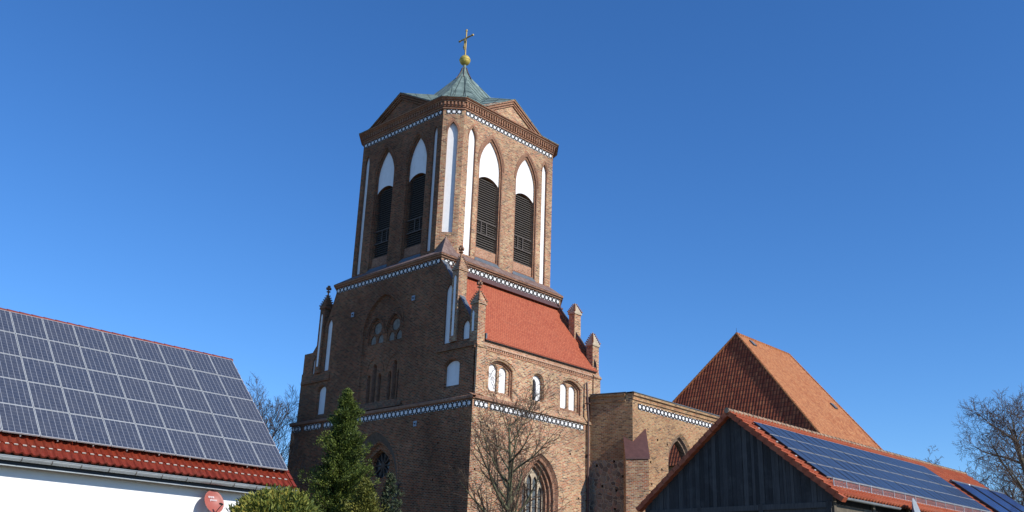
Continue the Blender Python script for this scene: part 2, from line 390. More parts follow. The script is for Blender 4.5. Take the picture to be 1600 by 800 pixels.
def arch(c, hw, zb, zt, rise, n=8, kind='pointed'):
    """outline: base corners, then the curve from right springing over the top to left; zt is the apex height"""
    zs = zt-rise; P = [(c-hw, zb), (c+hw, zb)]
    if kind == 'pointed':
        cc = (rise*rise-hw*hw)/(2*hw); r = hw+cc; a1 = math.atan2(rise, cc)
        R = [(c-cc+r*math.cos(a1*i/n), zs+r*math.sin(a1*i/n)) for i in range(n+1)]
        P += R+[(2*c-x, z) for x, z in reversed(R[:-1])]
    elif kind == 'round':
        r = (hw*hw+rise*rise)/(2*rise); a = math.asin(min(1, hw/r))
        if rise > hw: a = math.pi-a
        P += [(c+r*math.sin(a-2*a*i/(2*n)), zt-r+r*math.cos(a-2*a*i/(2*n))) for i in range(2*n+1)]
    else:
        P = [(c-hw, zb), (c+hw, zb), (c+hw, zt), (c-hw, zt)]
    return P
def rings(mb, fr, rr, mat=0, mats=None):
    """rr: list of (outline, depth); joins one to the next"""
    for i, ((a, d0), (b, d1)) in enumerate(zip(rr, rr[1:])):
        mb.loft(fr.L(a, d0), fr.L(b, d1), mats[i] if mats else mat)
def fill(mb, fr, poly, d, mat=0): mb.poly_holes([fr.L(poly, d)], mat)
def rect(u0, u1, z0, z1): return [(u0, z0), (u1, z0), (u1, z1), (u0, z1)]

def frieze(fr, u0, u1, z0, z1, parent, name='star_frieze', pitch=.42, d=-.004, hexa=False):
    mb = MB(); h = z1-z0; fr.box(mb, u0, u1, z0, z1, d, .05, 0)
    n = max(1, round((u1-u0)/pitch)); p = (u1-u0)/n; zc = (z0+z1)/2
    for i in range(n):
        c = u0+p*(i+.5); R = min(h*.47, p*.46); K = 12
        R *= .9; st = []
        for k in range(K):
            a = math.pi/2+2*math.pi*k/K; r = R if k % 2 == 0 else R*.54
            st.append((c+r*math.cos(a), zc+r*math.sin(a)))
        if hexa: st = [(c+R*.72*math.cos(math.pi/3*k), zc+R*.72*math.sin(math.pi/3*k)) for k in range(6)]
        A = fr.L(st, d-.03); B = fr.L(st, d+.01); mb.loft(A, B, 1); mb.face(A, 1)
        for s_ in (1, -1):
            e = [(c+p/2-.06, zc+s_*h*.49), (c+p/2+.06, zc+s_*h*.49), (c+p/2, zc+s_*h*.33)]
            if i < n-1: A = fr.L(e, d-.02); mb.face(A, 1)
    return mb.build(name, [M['dark'], M['plaster']], parent)

def cornice(mb, fr, u0, u1, prof, mat=0):
    """prof: list of (z, outward)"""
    A = [fr.p(u0, z, -o) for z, o in prof]; B = [fr.p(u1, z, -o) for z, o in prof]
    mb.loft(A, B, mat, closed=False); mb.face(A, mat); mb.face(B, mat)
def dentils(mb, fr, u0, u1, z0, z1, d, pitch=.28, wd=.14, mat=0):
    n = int((u1-u0)/pitch)
    for i in range(n):
        c = u0+(i+.5)*(u1-u0)/n; fr.box(mb, c-wd/2, c+wd/2, z0, z1, -d, .02, mat)

# ================================================================== GROUND
g = MB(); g.face([(-1500, -1500, 0), (1500, -1500, 0), (1500, 1500, 0), (-1500, 1500, 0)])
tag(g.build('ground', M['paving']), kind='structure')

# ================================================================== CHURCH TOWER
T = empty('church_tower', (6.3, 9.4, 0), 'tall old brick church tower with white arched panels, green copper roof and golden cross', 'church tower')
WL, WR = 18.9, 12.55
L0 = Frame((0, 0, 0), (0, 1, 0), (-1, 0, 0)); R0 = Frame((0, 0, 0), (1, 0, 0), (0, -1, 0))
SX, SY = .25, .21
L1 = Frame((SX, 0, 0), (0, 1, 0), (-1, 0, 0)); R1 = Frame((0, SY, 0), (1, 0, 0), (0, -1, 0))
def holes(pts, s=.075): return [rect(u-s, u+s, z-s, z+s) for u, z in pts]

# ---- lower shaft
mbR = MB(); mbL = MB()
def do_holes(mb, fr, hs, d=.14, md=1):
    for h in hs: rings(mb, fr, [(h, 0), (h, d)], 0); fill(mb, fr, h, d, md)
# R great window
wr = [(arch(6.27, 1.80, 3, 10.55, 2.5), 0), (arch(6.27, 1.66, 3, 10.40, 2.4), .0), (arch(6.27, 1.66, 3, 10.40, 2.4), .16), (arch(6.27, 1.48, 3, 10.2, 2.25), .16),
      (arch(6.27, 1.48, 3, 10.2, 2.25), .34), (arch(6.27, 1.30, 3, 10.0, 2.1), .34), (arch(6.27, 1.30, 3, 10.0, 2.1), .52), (arch(6.27, 1.14, 3, 9.8, 1.95), .52), (arch(6.27, 1.14, 3, 9.8, 1.95), .75)]
from math import floor
hR = holes([(9.2, 10.9), (1.5, 11.35), (1.35, 11.6), (.45, 8.9), (.5, 7.4), (3.1, 9.2), (10.1, 8.1), (1.9, 8.2)])
mbR.poly_holes([R0.L(rect(0, WR, 0, 12.58)), R0.L(wr[0][0])]+[R0.L(h) for h in hR], 0)
do_holes(mbR, R0, hR)
rings(mbR, R0, wr[:1]+wr[2:], 2)
mbR.poly_holes([R0.L(rect(0, WR, 12.58, 13.1), 0)], 0)
mbR.face([(WR, 0, 0), (WR, WL, 0), (WR, WL, 13.1), (WR, 0, 13.1)]); mbR.face([(0, WL, 0), (WR, WL, 0), (WR, WL, 13.1), (0, WL, 13.1)])
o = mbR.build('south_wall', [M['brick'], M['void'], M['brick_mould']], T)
# window filling: plaster spandrel with lancets of grey glass between brick mullions
mw = MB(); lan = [arch(6.27-.72, .27, 3, 8.95, .5), arch(6.27, .36, 3, 9.45, .55), arch(6.27+.72, .27, 3, 8.95, .5)]
lan = [arch(6.27-.76, .24, 3, 8.75, .45), arch(6.27-.2, .22, 3, 9.3, .45), arch(6.27+.34, .22, 3, 9.2, .45), arch(6.27+.84, .19, 3, 8.6, .4)]
out_ = wr[-1][0]
mw.poly_holes([R0.L(out_, .75)]+[R0.L(l, .75) for l in lan], 0)
for l in lan: rings(mw, R0, [(l, .75), (l, .9)], 1)
WN = mw.build('window', [M['cream_stone'], M['brick_mould']], T)
gl = MB()
for l in lan:
    fill(gl, R0, l, .88)
gl.build('pane', M['glass'], WN)
for l in lan:
    for zz in np.arange(4.5, 8.6, .55): ba = MB(); R0.box(ba, l[0][0], l[1][0], zz, zz+.04, .83, .87); ba.build('glazing_bar', M['dark'], WN)
# L great window
cL = 9.06
wl = [(arch(cL, 2.52, 2, 11.85, 3.3, 12), 0), (arch(cL, 2.05, 2, 11.3, 2.9, 12), .32), (arch(cL, 2.0, 2, 11.2, 2.85, 12), .32), (arch(cL, 1.9, 2, 11.05, 2.7, 12), .5), (arch(cL, 1.7, 2, 10.75, 2.5, 12), .5), (arch(cL, 1.7, 2, 10.75, 2.5, 12), .68)]
hL = holes([(2.9, 10.6), (1.35, 9.0), (14.2, 10.4), (3.2, 8.4), (1.0, 11.2), (16.2, 9.1)], .07)
mbL.poly_holes([L0.L(rect(0, WL, 0, 12.58)), L0.L(wl[0][0])]+[L0.L(h) for h in hL], 0)
do_holes(mbL, L0, hL)
rings(mbL, L0, wl, 0, [2, 0, 3, 3, 3])
mbL.poly_holes([L0.L(rect(0, WL, 12.58, 13.1), 0)], 0)
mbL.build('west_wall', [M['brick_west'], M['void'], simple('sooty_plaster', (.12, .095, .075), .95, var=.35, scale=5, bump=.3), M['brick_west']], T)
tw = MB()
circ = [(cL+.86*math.cos(a), 9.75+.86*math.sin(a)) for a in np.linspace(0, 2*math.pi, 24, endpoint=False)]
la2 = [arch(cL-.88, .62, 2, 8.75, 1.2), arch(cL+.88, .62, 2, 8.75, 1.2)]
tw.poly_holes([L0.L(wl[-1][0], .68), L0.L(circ, .68)]+[L0.L(l, .68) for l in la2], 0)
rings(tw, L0, [(circ, .68), (circ, .95)], 0)
for l in la2: rings(tw, L0, [(l, .68), (l, .95)], 0)
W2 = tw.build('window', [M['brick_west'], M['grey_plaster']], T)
g2 = MB(); fill(g2, L0, circ, .93)
for l in la2: fill(g2, L0, l, .93)
g2.build('pane', M['darkglass'], W2)
tr = MB()
for k in range(10):
    a = 2*math.pi*k/10; p = L0.p(cL+.15*math.cos(a), 9.75+.15*math.sin(a), .85); q = L0.p(cL+.86*math.cos(a), 9.75+.86*math.sin(a), .85); tr.tube(p, q, .055, .055, 4)
tr.tube(L0.p(cL, 9.75, .8), L0.p(cL, 9.75, .92), .17, .17, 10)
for l in la2: L0.box(tr, (l[0][0]+l[1][0])/2-.05, (l[0][0]+l[1][0])/2+.05, 2, 8.4, .8, .9)
tr.build('tracery', simple('dark_tracery_brick', (.09, .065, .05), .9, var=.3), W2)

# ---- frieze 1 + cornice 1
for a, b in ((.08, 15.0), (15.2, 17.35), (17.65, 18.8)): frieze(L0, a, b, 12.62, 13.02, T)
for a, b in ((.12, 1.32), (1.5, 10.55), (11.25, 12.1)): frieze(R0, a, b, 12.62, 13.02, T)
mc = MB()
cornice(mc, L0, -.14, WL+.14, [(13.05, 0), (13.12, .14), (13.27, .14), (13.42, -.24)])
cornice(mc, R0, -.137, 4.0, [(13.05, 0), (13.12, .14), (13.27, .14), (13.45, -.2)])
mc.build('moulded_cornice', M['brick_mould'], T)
mc = MB(); cornice(mc, R0, 4.0, WR+.1, [(13.05, 0), (13.1, .11), (13.16, .11), (13.6, -.2)]); mc.build('sloping_sill', M['brick'], T)

# ---- stage 2, R wall
m2 = MB(); pn = []
def rpair(c, hw):
    o0 = arch(c, hw, 13.45, 16.02, .46, 8, 'round'); o1 = arch(c, hw-.12, 13.5, 15.9, .42, 8, 'round'); o2 = arch(c, hw-.12, 13.78, 15.9, .42, 8, 'round')
    o3 = arch(c, hw-.22, 13.82, 15.8, .38, 8, 'round'); o4 = arch(c, hw-.22, 13.9, 15.8, .38, 8, 'round')
    rg = [(o0, 0), (o1, .06), (o2, .2), (o3, .2), (o4, .3)]
    a = [arch(c-.46, .36, 13.96, 15.68, .3, 6, 'round'), arch(c+.44, .34, 13.96, 15.62, .3, 6, 'round')]
    rings(m2, R1, rg, 0, [0, 0, 1, 1])
    m2.poly_holes([R1.L(o4, .3)]+[R1.L(x, .3) for x in a], 0)
    for x in a:
        rings(m2, R1, [(x, .3), (x, .42)], 0); p = MB(); fill(p, R1, x, .42); pn.append(p)
    return o0
h1 = rpair(2.62, 1.2); h3 = rpair(9.47, 1.18)
mo = arch(6.12, .56, 13.85, 15.78, .5, 8, 'round'); mi = arch(6.12, .5, 13.95, 15.7, .48, 8, 'round')
rings(m2, R1, [(mo, 0), (mi, .12), (mi, .3)], 0)
m2.poly_holes([R1.L(rect(SX, WR-.1, 13.4, 17.0)), R1.L(h1), R1.L(h3), R1.L(mo)], 0)
m2.face([(WR-.1, SY, 13.1), (WR-.1, 18.7, 13.1), (WR-.1, 18.7, 17), (WR-.1, SY, 17)])
m2.face([(SX, 18.7, 13.1), (WR-.1, 18.7, 13.1), (WR-.1, 18.7, 17), (SX, 18.7, 17)])
m2.build('upper_south_wall', [M['brick'], M['brick_mould']], T)
for p in pn: p.build('plaster_panel', M['plaster'], T)
lc = arch(6.02, .2, 14.0, 15.42, .35)
p = MB(); p.poly_holes([R1.L(mi, .3), R1.L(lc, .3)], 0); rings(p, R1, [(lc, .3), (lc, .45)], 0)
WM = p.build('plaster_panel', M['plaster'], T); p = MB(); fill(p, R1, lc, .44); p.build('lancet_pane', M['darkglass'], WM)
# arch brick hood rings (slightly proud soldier courses)
HM = ['brick']
def hood(fr, poly0, poly1, d=-.03):
    hd = MB(); A = fr.L(poly0[2:], d); B = fr.L(poly1[2:], d); A0 = fr.L(poly0[2:], .01); B0 = fr.L(poly1[2:], .01)
    hd.loft(A, B, 0, False); hd.loft(B, B0, 0, False); hd.loft(A, A0, 0, False)
    hd.build('arch_hood', M[HM[0]], T)
for c in (2.62, 9.47): hood(R1, arch(c, 1.21, 13.45, 16.03, .46, 8, 'round'), arch(c, 1.33, 13.45, 16.17, .5, 8, 'round'))
hood(R0, arch(6.27, 1.81, 3, 10.56, 2.5), arch(6.27, 1.95, 3, 10.75, 2.6))
# string course & eave band
mc = MB()
cornice(mc, R1, .1, WR-.1, [(16.3, 0), (16.34, .05), (16.4, .05), (16.42, .0)])
dentils(mc, R1, .75, WR-.15, 16.42, 16.55, .06, .2, .11)
cornice(mc, R1, .7, WR-.1, [(16.55, 0), (16.56, .1), (16.64, .1), (16.66, .04), (16.9, .06), (16.92, .0)])
mc.build('eave_band', M['brick_light'], T)
gz = MB(); gz.box((.95, .02, 16.9), (12.05, .16, 17.0)); gz.build('eave_board', M['black'], T)

# ---- lean-to roof on the south side
rf = MB(); ya, za, yb, zb_ = .0, 17.0, 3.9, 22.35
rf.face([(.9, ya, za), (12.1, ya, za), (12.1, yb, zb_), (.9, yb, zb_)])
rf.face([(.9, ya, za), (12.1, ya, za), (12.1, ya+.02, za-.06), (.9, ya+.02, za-.06)])
rf.build('tiled_roof', M['redtile'], T)
rf = MB(); rf.face([(.9, 18.9, za), (12.1, 18.9, za), (12.1, 15.0, zb_), (.9, 15.0, zb_)]); rf.build('tiled_roof', M['redtile'], T)
fl = MB()
fl.box((.85, 3.5, 22.2), (12.3, 3.86, 22.32)); fl.box((.85, 3.7, 22.3), (12.3, 3.87, 22.6))
fl.build('roof_flashing', M['brownmetal'], T)

# ---- gable walls (west visible, east seen from behind)
gw = MB()
# big blind arch etc are rings in west wall upper
ob = arch(9.55, 2.12, 13.6, 21.54, 2.7, 12); ob2 = arch(9.55, 2.06, 13.95, 21.46, 2.66, 12)
tw1 = arch(10.3, .86, 18.1, 19.95, 1.25, 8); tw2 = arch(8.34, .84, 18.1, 19.95, 1.25, 8)
g1 = [arch(10.78, .2, 13.98, 15.95, .3), arch(10.2, .22, 13.98, 16.68, .35), arch(9.62, .2, 13.98, 15.95, .3)]
g2_ = [arch(8.56, .19, 13.98, 16.0, .3), arch(8.05, .21, 13.98, 16.69, .35), arch(7.56, .18, 13.98, 16.0, .3)]
nwin = arch(2.27, .70, 13.9, 15.85, .35, 8, 'round'); nwi = arch(2.27, .66, 14.22, 15.78, .33, 8, 'round')
fwin = arch(15.97, .52, 13.6, 15.85, .35, 8, 'round'); fwi = arch(15.97, .48, 13.8, 15.78, .33, 8, 'round')
ntall = arch(2.9, .31, 16.98, 20.97, .55, 6); ftall = arch(15.75, .3, 16.9, 20.8, .55, 6)
nsm = arch(1.15, .31, 17.0, 18.24, .45, 6); fsm = arch(17.2, .24, 16.86, 18.12, .4, 6)
outl = [(SY, 13.1), (18.69, 13.1), (18.69, 16.1), (18.6, 16.5), (18.6, 18.5), (17.6, 18.5), (16.9, 19.3), (15.9, 21.2), (15.36, 22.7), (15.36, 23.1), (3.88, 23.1), (3.88, 22.9), (3.2, 22.0), (2.5, 20.95), (1.8, 19.85), (.78, 18.35), (.72, 16.45), (SY, 16.45)]
sh = .13
innn = [ob, nwin, fwin, ntall, ftall, nsm, fsm]
gw.poly_holes([L1.L(outl)]+[L1.L(x) for x in innn], 0)
rings(gw, L1, [(ob, 0), (ob2, sh)], 0)
subs = [tw1, tw2]+g1+g2_
gw.poly_holes([L1.L(ob2, sh)]+[L1.L(x, sh) for x in subs], 0)
for x in (nwin, fwin): pass
rings(gw, L1, [(nwin, 0), (nwi, .22)], 0); rings(gw, L1, [(fwin, 0), (fwi, .22)], 0)
for x in (ntall, ftall, nsm, fsm): rings(gw, L1, [(x, 0), (x, .12)], 0)
for x in (tw1, tw2): rings(gw, L1, [(x, sh), (x, sh+.15)], 0)
for x in g1+g2_: rings(gw, L1, [(x, sh), (x, sh+.35)], 1)
gw.build('west_gable_wall', [M['brick_west'], M['brick_mould']], T)
HM[0] = 'brick_west'
for x0, x1 in ((arch(9.55, 2.13, 13.6, 21.55, 2.7, 12), arch(9.55, 2.25, 13.6, 21.7, 2.75, 12)), (arch(10.3, .87, 18.1, 19.96, 1.25), arch(10.3, .97, 18.1, 20.08, 1.3)), (arch(8.34, .85, 18.1, 19.96, 1.25), arch(8.34, .95, 18.1, 20.08, 1.3)),
               (arch(2.27, .74, 13.9, 15.9, .36, 8, 'round'), arch(2.27, .92, 13.9, 16.1, .42, 8, 'round')), (arch(15.97, .56, 13.9, 15.9, .36, 8, 'round'), arch(15.97, .72, 13.9, 16.1, .42, 8, 'round'))): hood(L1, x0, x1)
for c in (10.2, 8.05): hood(Frame((SX+sh, 0, 0), (0, 1, 0), (-1, 0, 0)), arch(c, .86, 16, 17.1, 1.1), arch(c, .96, 16, 17.22, 1.15))
hood(L0, arch(cL, 2.53, 2, 11.86, 3.3, 12), arch(cL, 2.68, 2, 12.05, 3.4, 12))
HM[0] = 'brick_mould'
for x in (nwi, fwi): p = MB(); fill(p, L1, x, .22); p.build('plaster_panel', M['plaster'], T)
for x in (ntall, ftall, nsm, fsm): p = MB(); fill(p, L1, x, .12); p.build('plaster_panel', M['plaster'], T)
for x in (tw1, tw2):
    c = (x[0][0]+x[1][0])/2
    t = MB()
    ci = [(c+.42*math.cos(a), 19.22+.42*math.sin(a)) for a in np.linspace(0, 2*math.pi, 18, endpoint=False)]
    s1 = arch(c-.4, .3, 18.12, 18.78, .45); s2 = arch(c+.4, .3, 18.12, 18.78, .45)
    t.poly_holes([L1.L(x, sh+.06), L1.L(ci, sh+.06), L1.L(s1, sh+.06), L1.L(s2, sh+.06)], 0)
    for q in (ci, s1, s2): rings(t, L1, [(q, sh+.06), (q, sh+.14)], 0); fill(t, L1, q, sh+.14, 1)
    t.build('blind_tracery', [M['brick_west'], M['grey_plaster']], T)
for x in g1+g2_: p = MB(); fill(p, L1, x, sh+.33); p.build('lancet_window', M['darkglass'], T)
for y, z, fr in ((13.08, 20.65, L1), (6.46, 20.67, L1), (5.13, 12.01, L0)):
    p = MB(); fr.box(p, y-.15, y+.15, z-.17, z+.17, -.05, .02, 0); fr.box(p, y-.04, y+.04, z-.04, z+.04, -.1, -.05, 1); p.build('anchor_plate', [M['greyplate'], M['dark']], T)
# sloped sills / weathering ledges on the west
for args in ((.2, 3.75, [(16.42, 0), (16.46, .1), (16.56, .1), (16.95, .0)]), (15.2, 18.6, [(16.1, 0), (16.16, .1), (16.3, .1), (16.75, .0)]), (6.95, 12.0, [(13.4, .1), (13.42, .22), (13.98, -.12)])):
    lg = MB(); cornice(lg, L1, *args); lg.build('weathering_ledge', M['brick_west'], T)
# R side: base of pinnacle block
pb = MB(); pb.box((SX, .06, 13.43), (1.02, .3, 16.42)); 
cornice(pb, Frame((0, .06, 0), (1, 0, 0), (0, -1, 0)), .2, 1.05, [(16.35, 0), (16.4, .06), (16.48, .06), (16.65, -.1)])
pb.build('corner_buttress', M['brick'], T); pb = MB()
pb.box((11.75, .1, 13.45), (12.5, .3, 16.5)); cornice(pb, Frame((0, .1, 0), (1, 0, 0), (0, -1, 0)), 11.7, 12.55, [(16.45, 0), (16.52, .08), (16.62, .08), (16.8, -.1)])
pb.build('corner_buttress', M['brick'], T)

def pinnacle(x0, x1, y0, y1, z0, z1, zt, body, cap, finial=True, strip=None, ov=.06):
    mb = MB(); mb.prism([(x0, y0), (x1, y0), (x1, y1), (x0, y1)], z0, z1, 0)
    cx, cy = (x0+x1)/2, (y0+y1)/2
    q = [(x0-ov, y0-ov), (x1+ov, y0-ov), (x1+ov, y1+ov), (x0-ov, y1+ov)]
    mb.prism(q, z1, z1+.12, 1)
    for i in range(4): mb.face([(*q[i], z1+.12), (*q[(i+1) % 4], z1+.12), (cx, cy, zt)], 1)
    for p in q:
        for k in range(1, 7):
            t = k/7.2; a = Vector((*p, z1+.12)).lerp(Vector((cx, cy, zt)), t); r = .055*(1-.3*t)
            dv = Vector((p[0]-cx, p[1]-cy, 0)).normalized()*.05
            mb.box(tuple(a+dv-Vector((r, r, r*.8))), tuple(a+dv+Vector((r, r, r*.8))), 2)
    o = mb.build('pinnacle', [body, cap, M['brick_mould']], T)
    if finial:
        f = MB(); f.tube((cx, cy, zt-.15), (cx, cy, zt+.35), .06, .05, 6); f.lathe((cx, cy, zt+.12), [(.05, -.06), (.15, -.02), (.15, .04), (.05, .08)], 8)
        f.box((cx-.2, cy-.07, zt+.3), (cx+.2, cy+.07, zt+.44)); f.box((cx-.069, cy-.2, zt+.301), (cx+.069, cy+.2, zt+.439)); f.box((cx-.08, cy-.08, zt+.4), (cx+.08, cy+.08, zt+.6)); f.build('finial', M['brick_mould'], o)
    if strip:
        y, hw, a, b = strip
        s_ = MB(); fr = Frame((x0-.004, 0, 0), (0, 1, 0), (-1, 0, 0)); pl = arch(y, hw, a, b, .22, 4); s_.poly_holes([fr.L(pl, 0)]); s_.build('plaster_strip', M['plaster'], o)
    return o
pinnacle(.2, .84, .06, .72, 16.45, 19.15, 20.2, M['brick'], M['brick'], True, (.5, .09, 17.4, 18.75))
pinnacle(.1, .85, 1.93, 2.52, 16.98, 21.75, 22.95, M['brick'], M['brick'], True, (2.24, .1, 17.35, 21.4))
pinnacle(.1, .8, 16.38, 16.95, 16.8, 21.7, 23.0, M['brick_west'], M['brick_west'], True, (16.66, .1, 17.3, 21.3))
pinnacle(11.75, 12.45, .2, .76, 16.6, 18.85, 19.95, M['brick'], M['cream_stone'], False)
pinnacle(11.75, 12.45, 1.9, 2.45, 18.0, 21.5, 22.45, M['brick'], M['cream_stone'], False)
# raking parapets
def rake(x0, x1, pts, base=16.9, mat=0):
    rp = MB()
    for (y0, z0), (y1, z1) in zip(pts, pts[1:]):
        rp.face([(x0, y0, z0), (x0, y1, z1), (x1, y1, z1), (x1, y0, z0)], 1)
        rp.face([(x1, y0, z0), (x1, y1, z1), (x1, y1, base), (x1, y0, base)], 0)
        if mat: rp.face([(x0, y0, z0), (x0, y1, z1), (x0, y1, base), (x0, y0, base)], 0)
    rp.build('gable_parapet', [M['brick_west'], M['lead']], T)
NR = [(.78, 18.35), (1.8, 19.85), (2.5, 20.95), (3.2, 22.0), (3.88, 22.9)]
rake(SX, .72, NR); rake(SX, .72, [(18.6, 16.5), (18.6, 18.5), (17.6, 18.5), (16.9, 19.3), (15.9, 21.2), (15.36, 22.7)])
rake(11.9, 12.35, [(.5, 17.9), (1.8, 19.8), (2.5, 20.7), (3.2, 21.7), (3.88, 22.55)], 16.9, 1)
rake(11.9, 12.35, [(18.6, 17.8), (17.0, 19.3), (15.4, 22.5)], 16.9, 1)
rp = MB(); rp.face([(12.35, .3, 16.6), (12.35, 18.6, 16.6), (12.35, 15.4, 22.5), (12.35, 3.88, 22.5)])
rp.build('east_gable_wall', [M['brick_west'], M['lead']], T)
fl = MB()
fl.face([(.72, .75, 18.15), (.72, 3.88, 22.6), (.95, 3.88, 22.5), (.95, .75, 18.1)]); fl.box((.9, .0, 17.0), (1.02, .4, 17.35))
fl.build('lead_flashing', M['lead'], T); fl = MB()
fl.face([(12.0, 0, 17.06), (12.0, 3.9, 22.42), (11.9, 3.9, 22.9), (11.9, 0, 17.6)])
fl.build('lead_flashing', M['lead'], T)

# ---- core block with frieze 2
bl = MB(); BP = [(.25, 3.88), (12.4, 3.88), (14.0, 5.5), (14.0, 15.2), (12.4, 16.8), (1.8, 16.8), (.25, 15.36)]
bl.prism([(.95, 3.88), (12.4, 3.88), (14.0, 5.5), (14.0, 15.2), (12.4, 16.8), (1.8, 16.8), (.95, 16.0)], 16.9, 23.04, 0); bl.face([(.25, 3.882, 22), (.95, 3.882, 22), (.95, 3.882, 23.1), (.25, 3.882, 23.1)]); bl.face([(.95, 3.88, 23.04), (12.4, 3.88, 23.04), (12.4, 3.88, 23.1), (.95, 3.88, 23.1)]); bl.build('tower_core', M['brick'], T)
RB = Frame((0, 3.88, 0), (1, 0, 0), (0, -1, 0))
frieze(L1, 3.95, 15.3, 22.66, 23.02, T); frieze(RB, .45, 12.3, 22.66, 23.02, T)
def offp(poly, d):
    """offset a convex counter-clockwise polygon outward"""
    n = len(poly); res = []
    for i in range(n):
        a, b, c = Vector(poly[i-1]), Vector(poly[i]), Vector(poly[(i+1) % n])
        e1 = (b-a).normalized(); e2 = (c-b).normalized(); n1 = Vector((e1.y, -e1.x)); n2 = Vector((e2.y, -e2.x))
        m = (n1+n2).normalized(); res.append(tuple(b+m*(d/max(.3, m.dot(n1)))))
    return res
def ringband(mb, poly, prof, mat=0):
    Ls = [[(*p, z) for p in offp(poly, o_)] for z, o_ in prof]
    for A, B in zip(Ls, Ls[1:]): mb.loft(A, B, mat)
cb = MB(); ringband(cb, BP, [(23.05, 0), (23.08, .10), (23.16, .12), (23.2, .22), (23.3, .24), (23.32, .0)]); cb.build('moulded_cornice', M['brick_mould'], T)
# ---- belfry
BX0, BY0, BX1, BY1, CH = 1.2, 4.64, 13.16, 16.06, 1.09
OCT = [(BX0+CH, BY0), (BX1-CH, BY0), (BX1, BY0+CH), (BX1, BY1-CH), (BX1-CH, BY1), (BX0+CH, BY1), (BX0, BY1-CH), (BX0, BY0+CH)]
# skirt roof from the block edge to the belfry
sk = MB()
P8 = [(.02, 3.65), (12.45, 3.65), (14.2, 5.45), (14.2, 15.3), (12.45, 17.0), (1.7, 17.0), (.02, 15.46), (.02, 3.65)]
zs, zt = 23.325, 24.12
O8 = OCT
top = [(*p, zt) for p in OCT]; bot = [(*p, zs) for p in P8]
sk.face([bot[0], bot[1], top[1], (2.29, 4.64, zt)]); sk.face([bot[1], bot[2], top[2], top[1]]); sk.face([bot[2], bot[3], top[3], top[2]])
sk.face([bot[3], bot[4], top[4], top[3]]); sk.face([bot[4], bot[5], top[5], top[4]]); sk.face([bot[5], bot[6], top[6], top[5]])
sk.face([bot[6], bot[0], top[7], top[6]])
ap = (1.72, 5.2, 25.3)
sk.face([bot[0], (2.29, 4.64, zt), ap]); sk.face([bot[0], top[7], ap])
sk.build('skirt_roof', M['skirt'], T)
LB = Frame((BX0, 0, 0), (0, 1, 0), (-1, 0, 0)); RBf = Frame((0, BY0, 0), (1, 0, 0), (0, -1, 0))
rt = 1/math.sqrt(2)
CF = Frame((BX0, BY0+CH, 0), (rt, -rt, 0), (-rt, -rt, 0))   # u from 0 to CH*sqrt2
panels = []; recs = []
def strip(fr, mb, c, hw, z0, z1, rise=.9, d=.16):
    a = arch(c, hw, z0, z1, rise, 8); a2 = arch(c, hw, z0+.1, z1, rise, 8)
    rings(mb, fr, [(a, 0), (a2, d)], 1); p = MB(); fill(p, fr, a2, d); panels.append(p); return a
def bell(fr, mb, c, hw):
    O0 = arch(c, hw+.2, 24.15, 34.15, 2.5, 10); O1 = arch(c, hw+.1, 24.22, 34.0, 2.4, 10); O2 = arch(c, hw, 24.45, 33.8, 2.3, 10)
    rings(mb, fr, [(O0, 0), (O1, .02), (O1, .12), (O2, .12), (O2, .24)], 0, [1, 1, 1, 0])
    d = .24
    lv = arch(c, hw-.02, 25.22, 30.88, .42, 8, 'round'); lv2 = arch(c, hw-.14, 25.22, 30.75, .4, 8, 'round')
    # brick apron below the louvers
    ap_ = rect(c-hw, c+hw, 24.45, 25.2); fill(mb, fr, ap_, d, 2)
    # plaster field above
    fld = [(c+hw, 30.46)]+[q for q in O2[2:] if True]+[(c-hw, 30.46)]
    curve = [q for q in reversed(lv[2:])]
    pp = MB(); pp.poly_holes([fr.L(fld+curve, d)]); panels.append(pp)
    rings(mb, fr, [(lv, d), (lv, .6)], 0)
    lm = MB(); fill(lm, fr, lv, .6, 2)
    n = 31
    for i in range(n):
        z = 25.3+i*(5.45/n)
        dz = max(0, z-30.4); ww = hw-.04-(dz/.45)**2*.5*hw if dz > 0 else hw-.04
        A = [fr.p(c-ww, z, .36), fr.p(c+ww, z, .36), fr.p(c+ww, z+.15, .5), fr.p(c-ww, z+.15, .5)]
        lm.face(A, 0); B = [fr.p(c-ww, z-.025, .37), fr.p(c+ww, z-.025, .37), fr.p(c+ww, z+.125, .51), fr.p(c-ww, z+.125, .51)]; lm.face(B, 0); lm.loft(A, B, 0)
    LV = lm.build('louver', [M['louver'], M['louver_frame'], M['void']], T)
    fm = MB(); zf = 26.3
    for z in (zf, zf+1.0): fr.box(fm, c-hw+.03, c+hw-.03, z, z+.1, .29, .36)
    for u in (-.45, .1): fr.box(fm, c+u-.04, c+u+.04, zf+.1, zf+1.0, .3, .36)
    fm.build('louver_hatch_frame', M['louver_frame'], LV)
    sl_ = MB(); cornice(sl_, fr, c-hw-.19, c+hw+.19, [(24.02, .06), (24.1, .07), (24.46, -.16)]); sl_.build('sill', M['lead'], T)
    hdm = MB()
    return O0
bb = MB(); bc = MB()
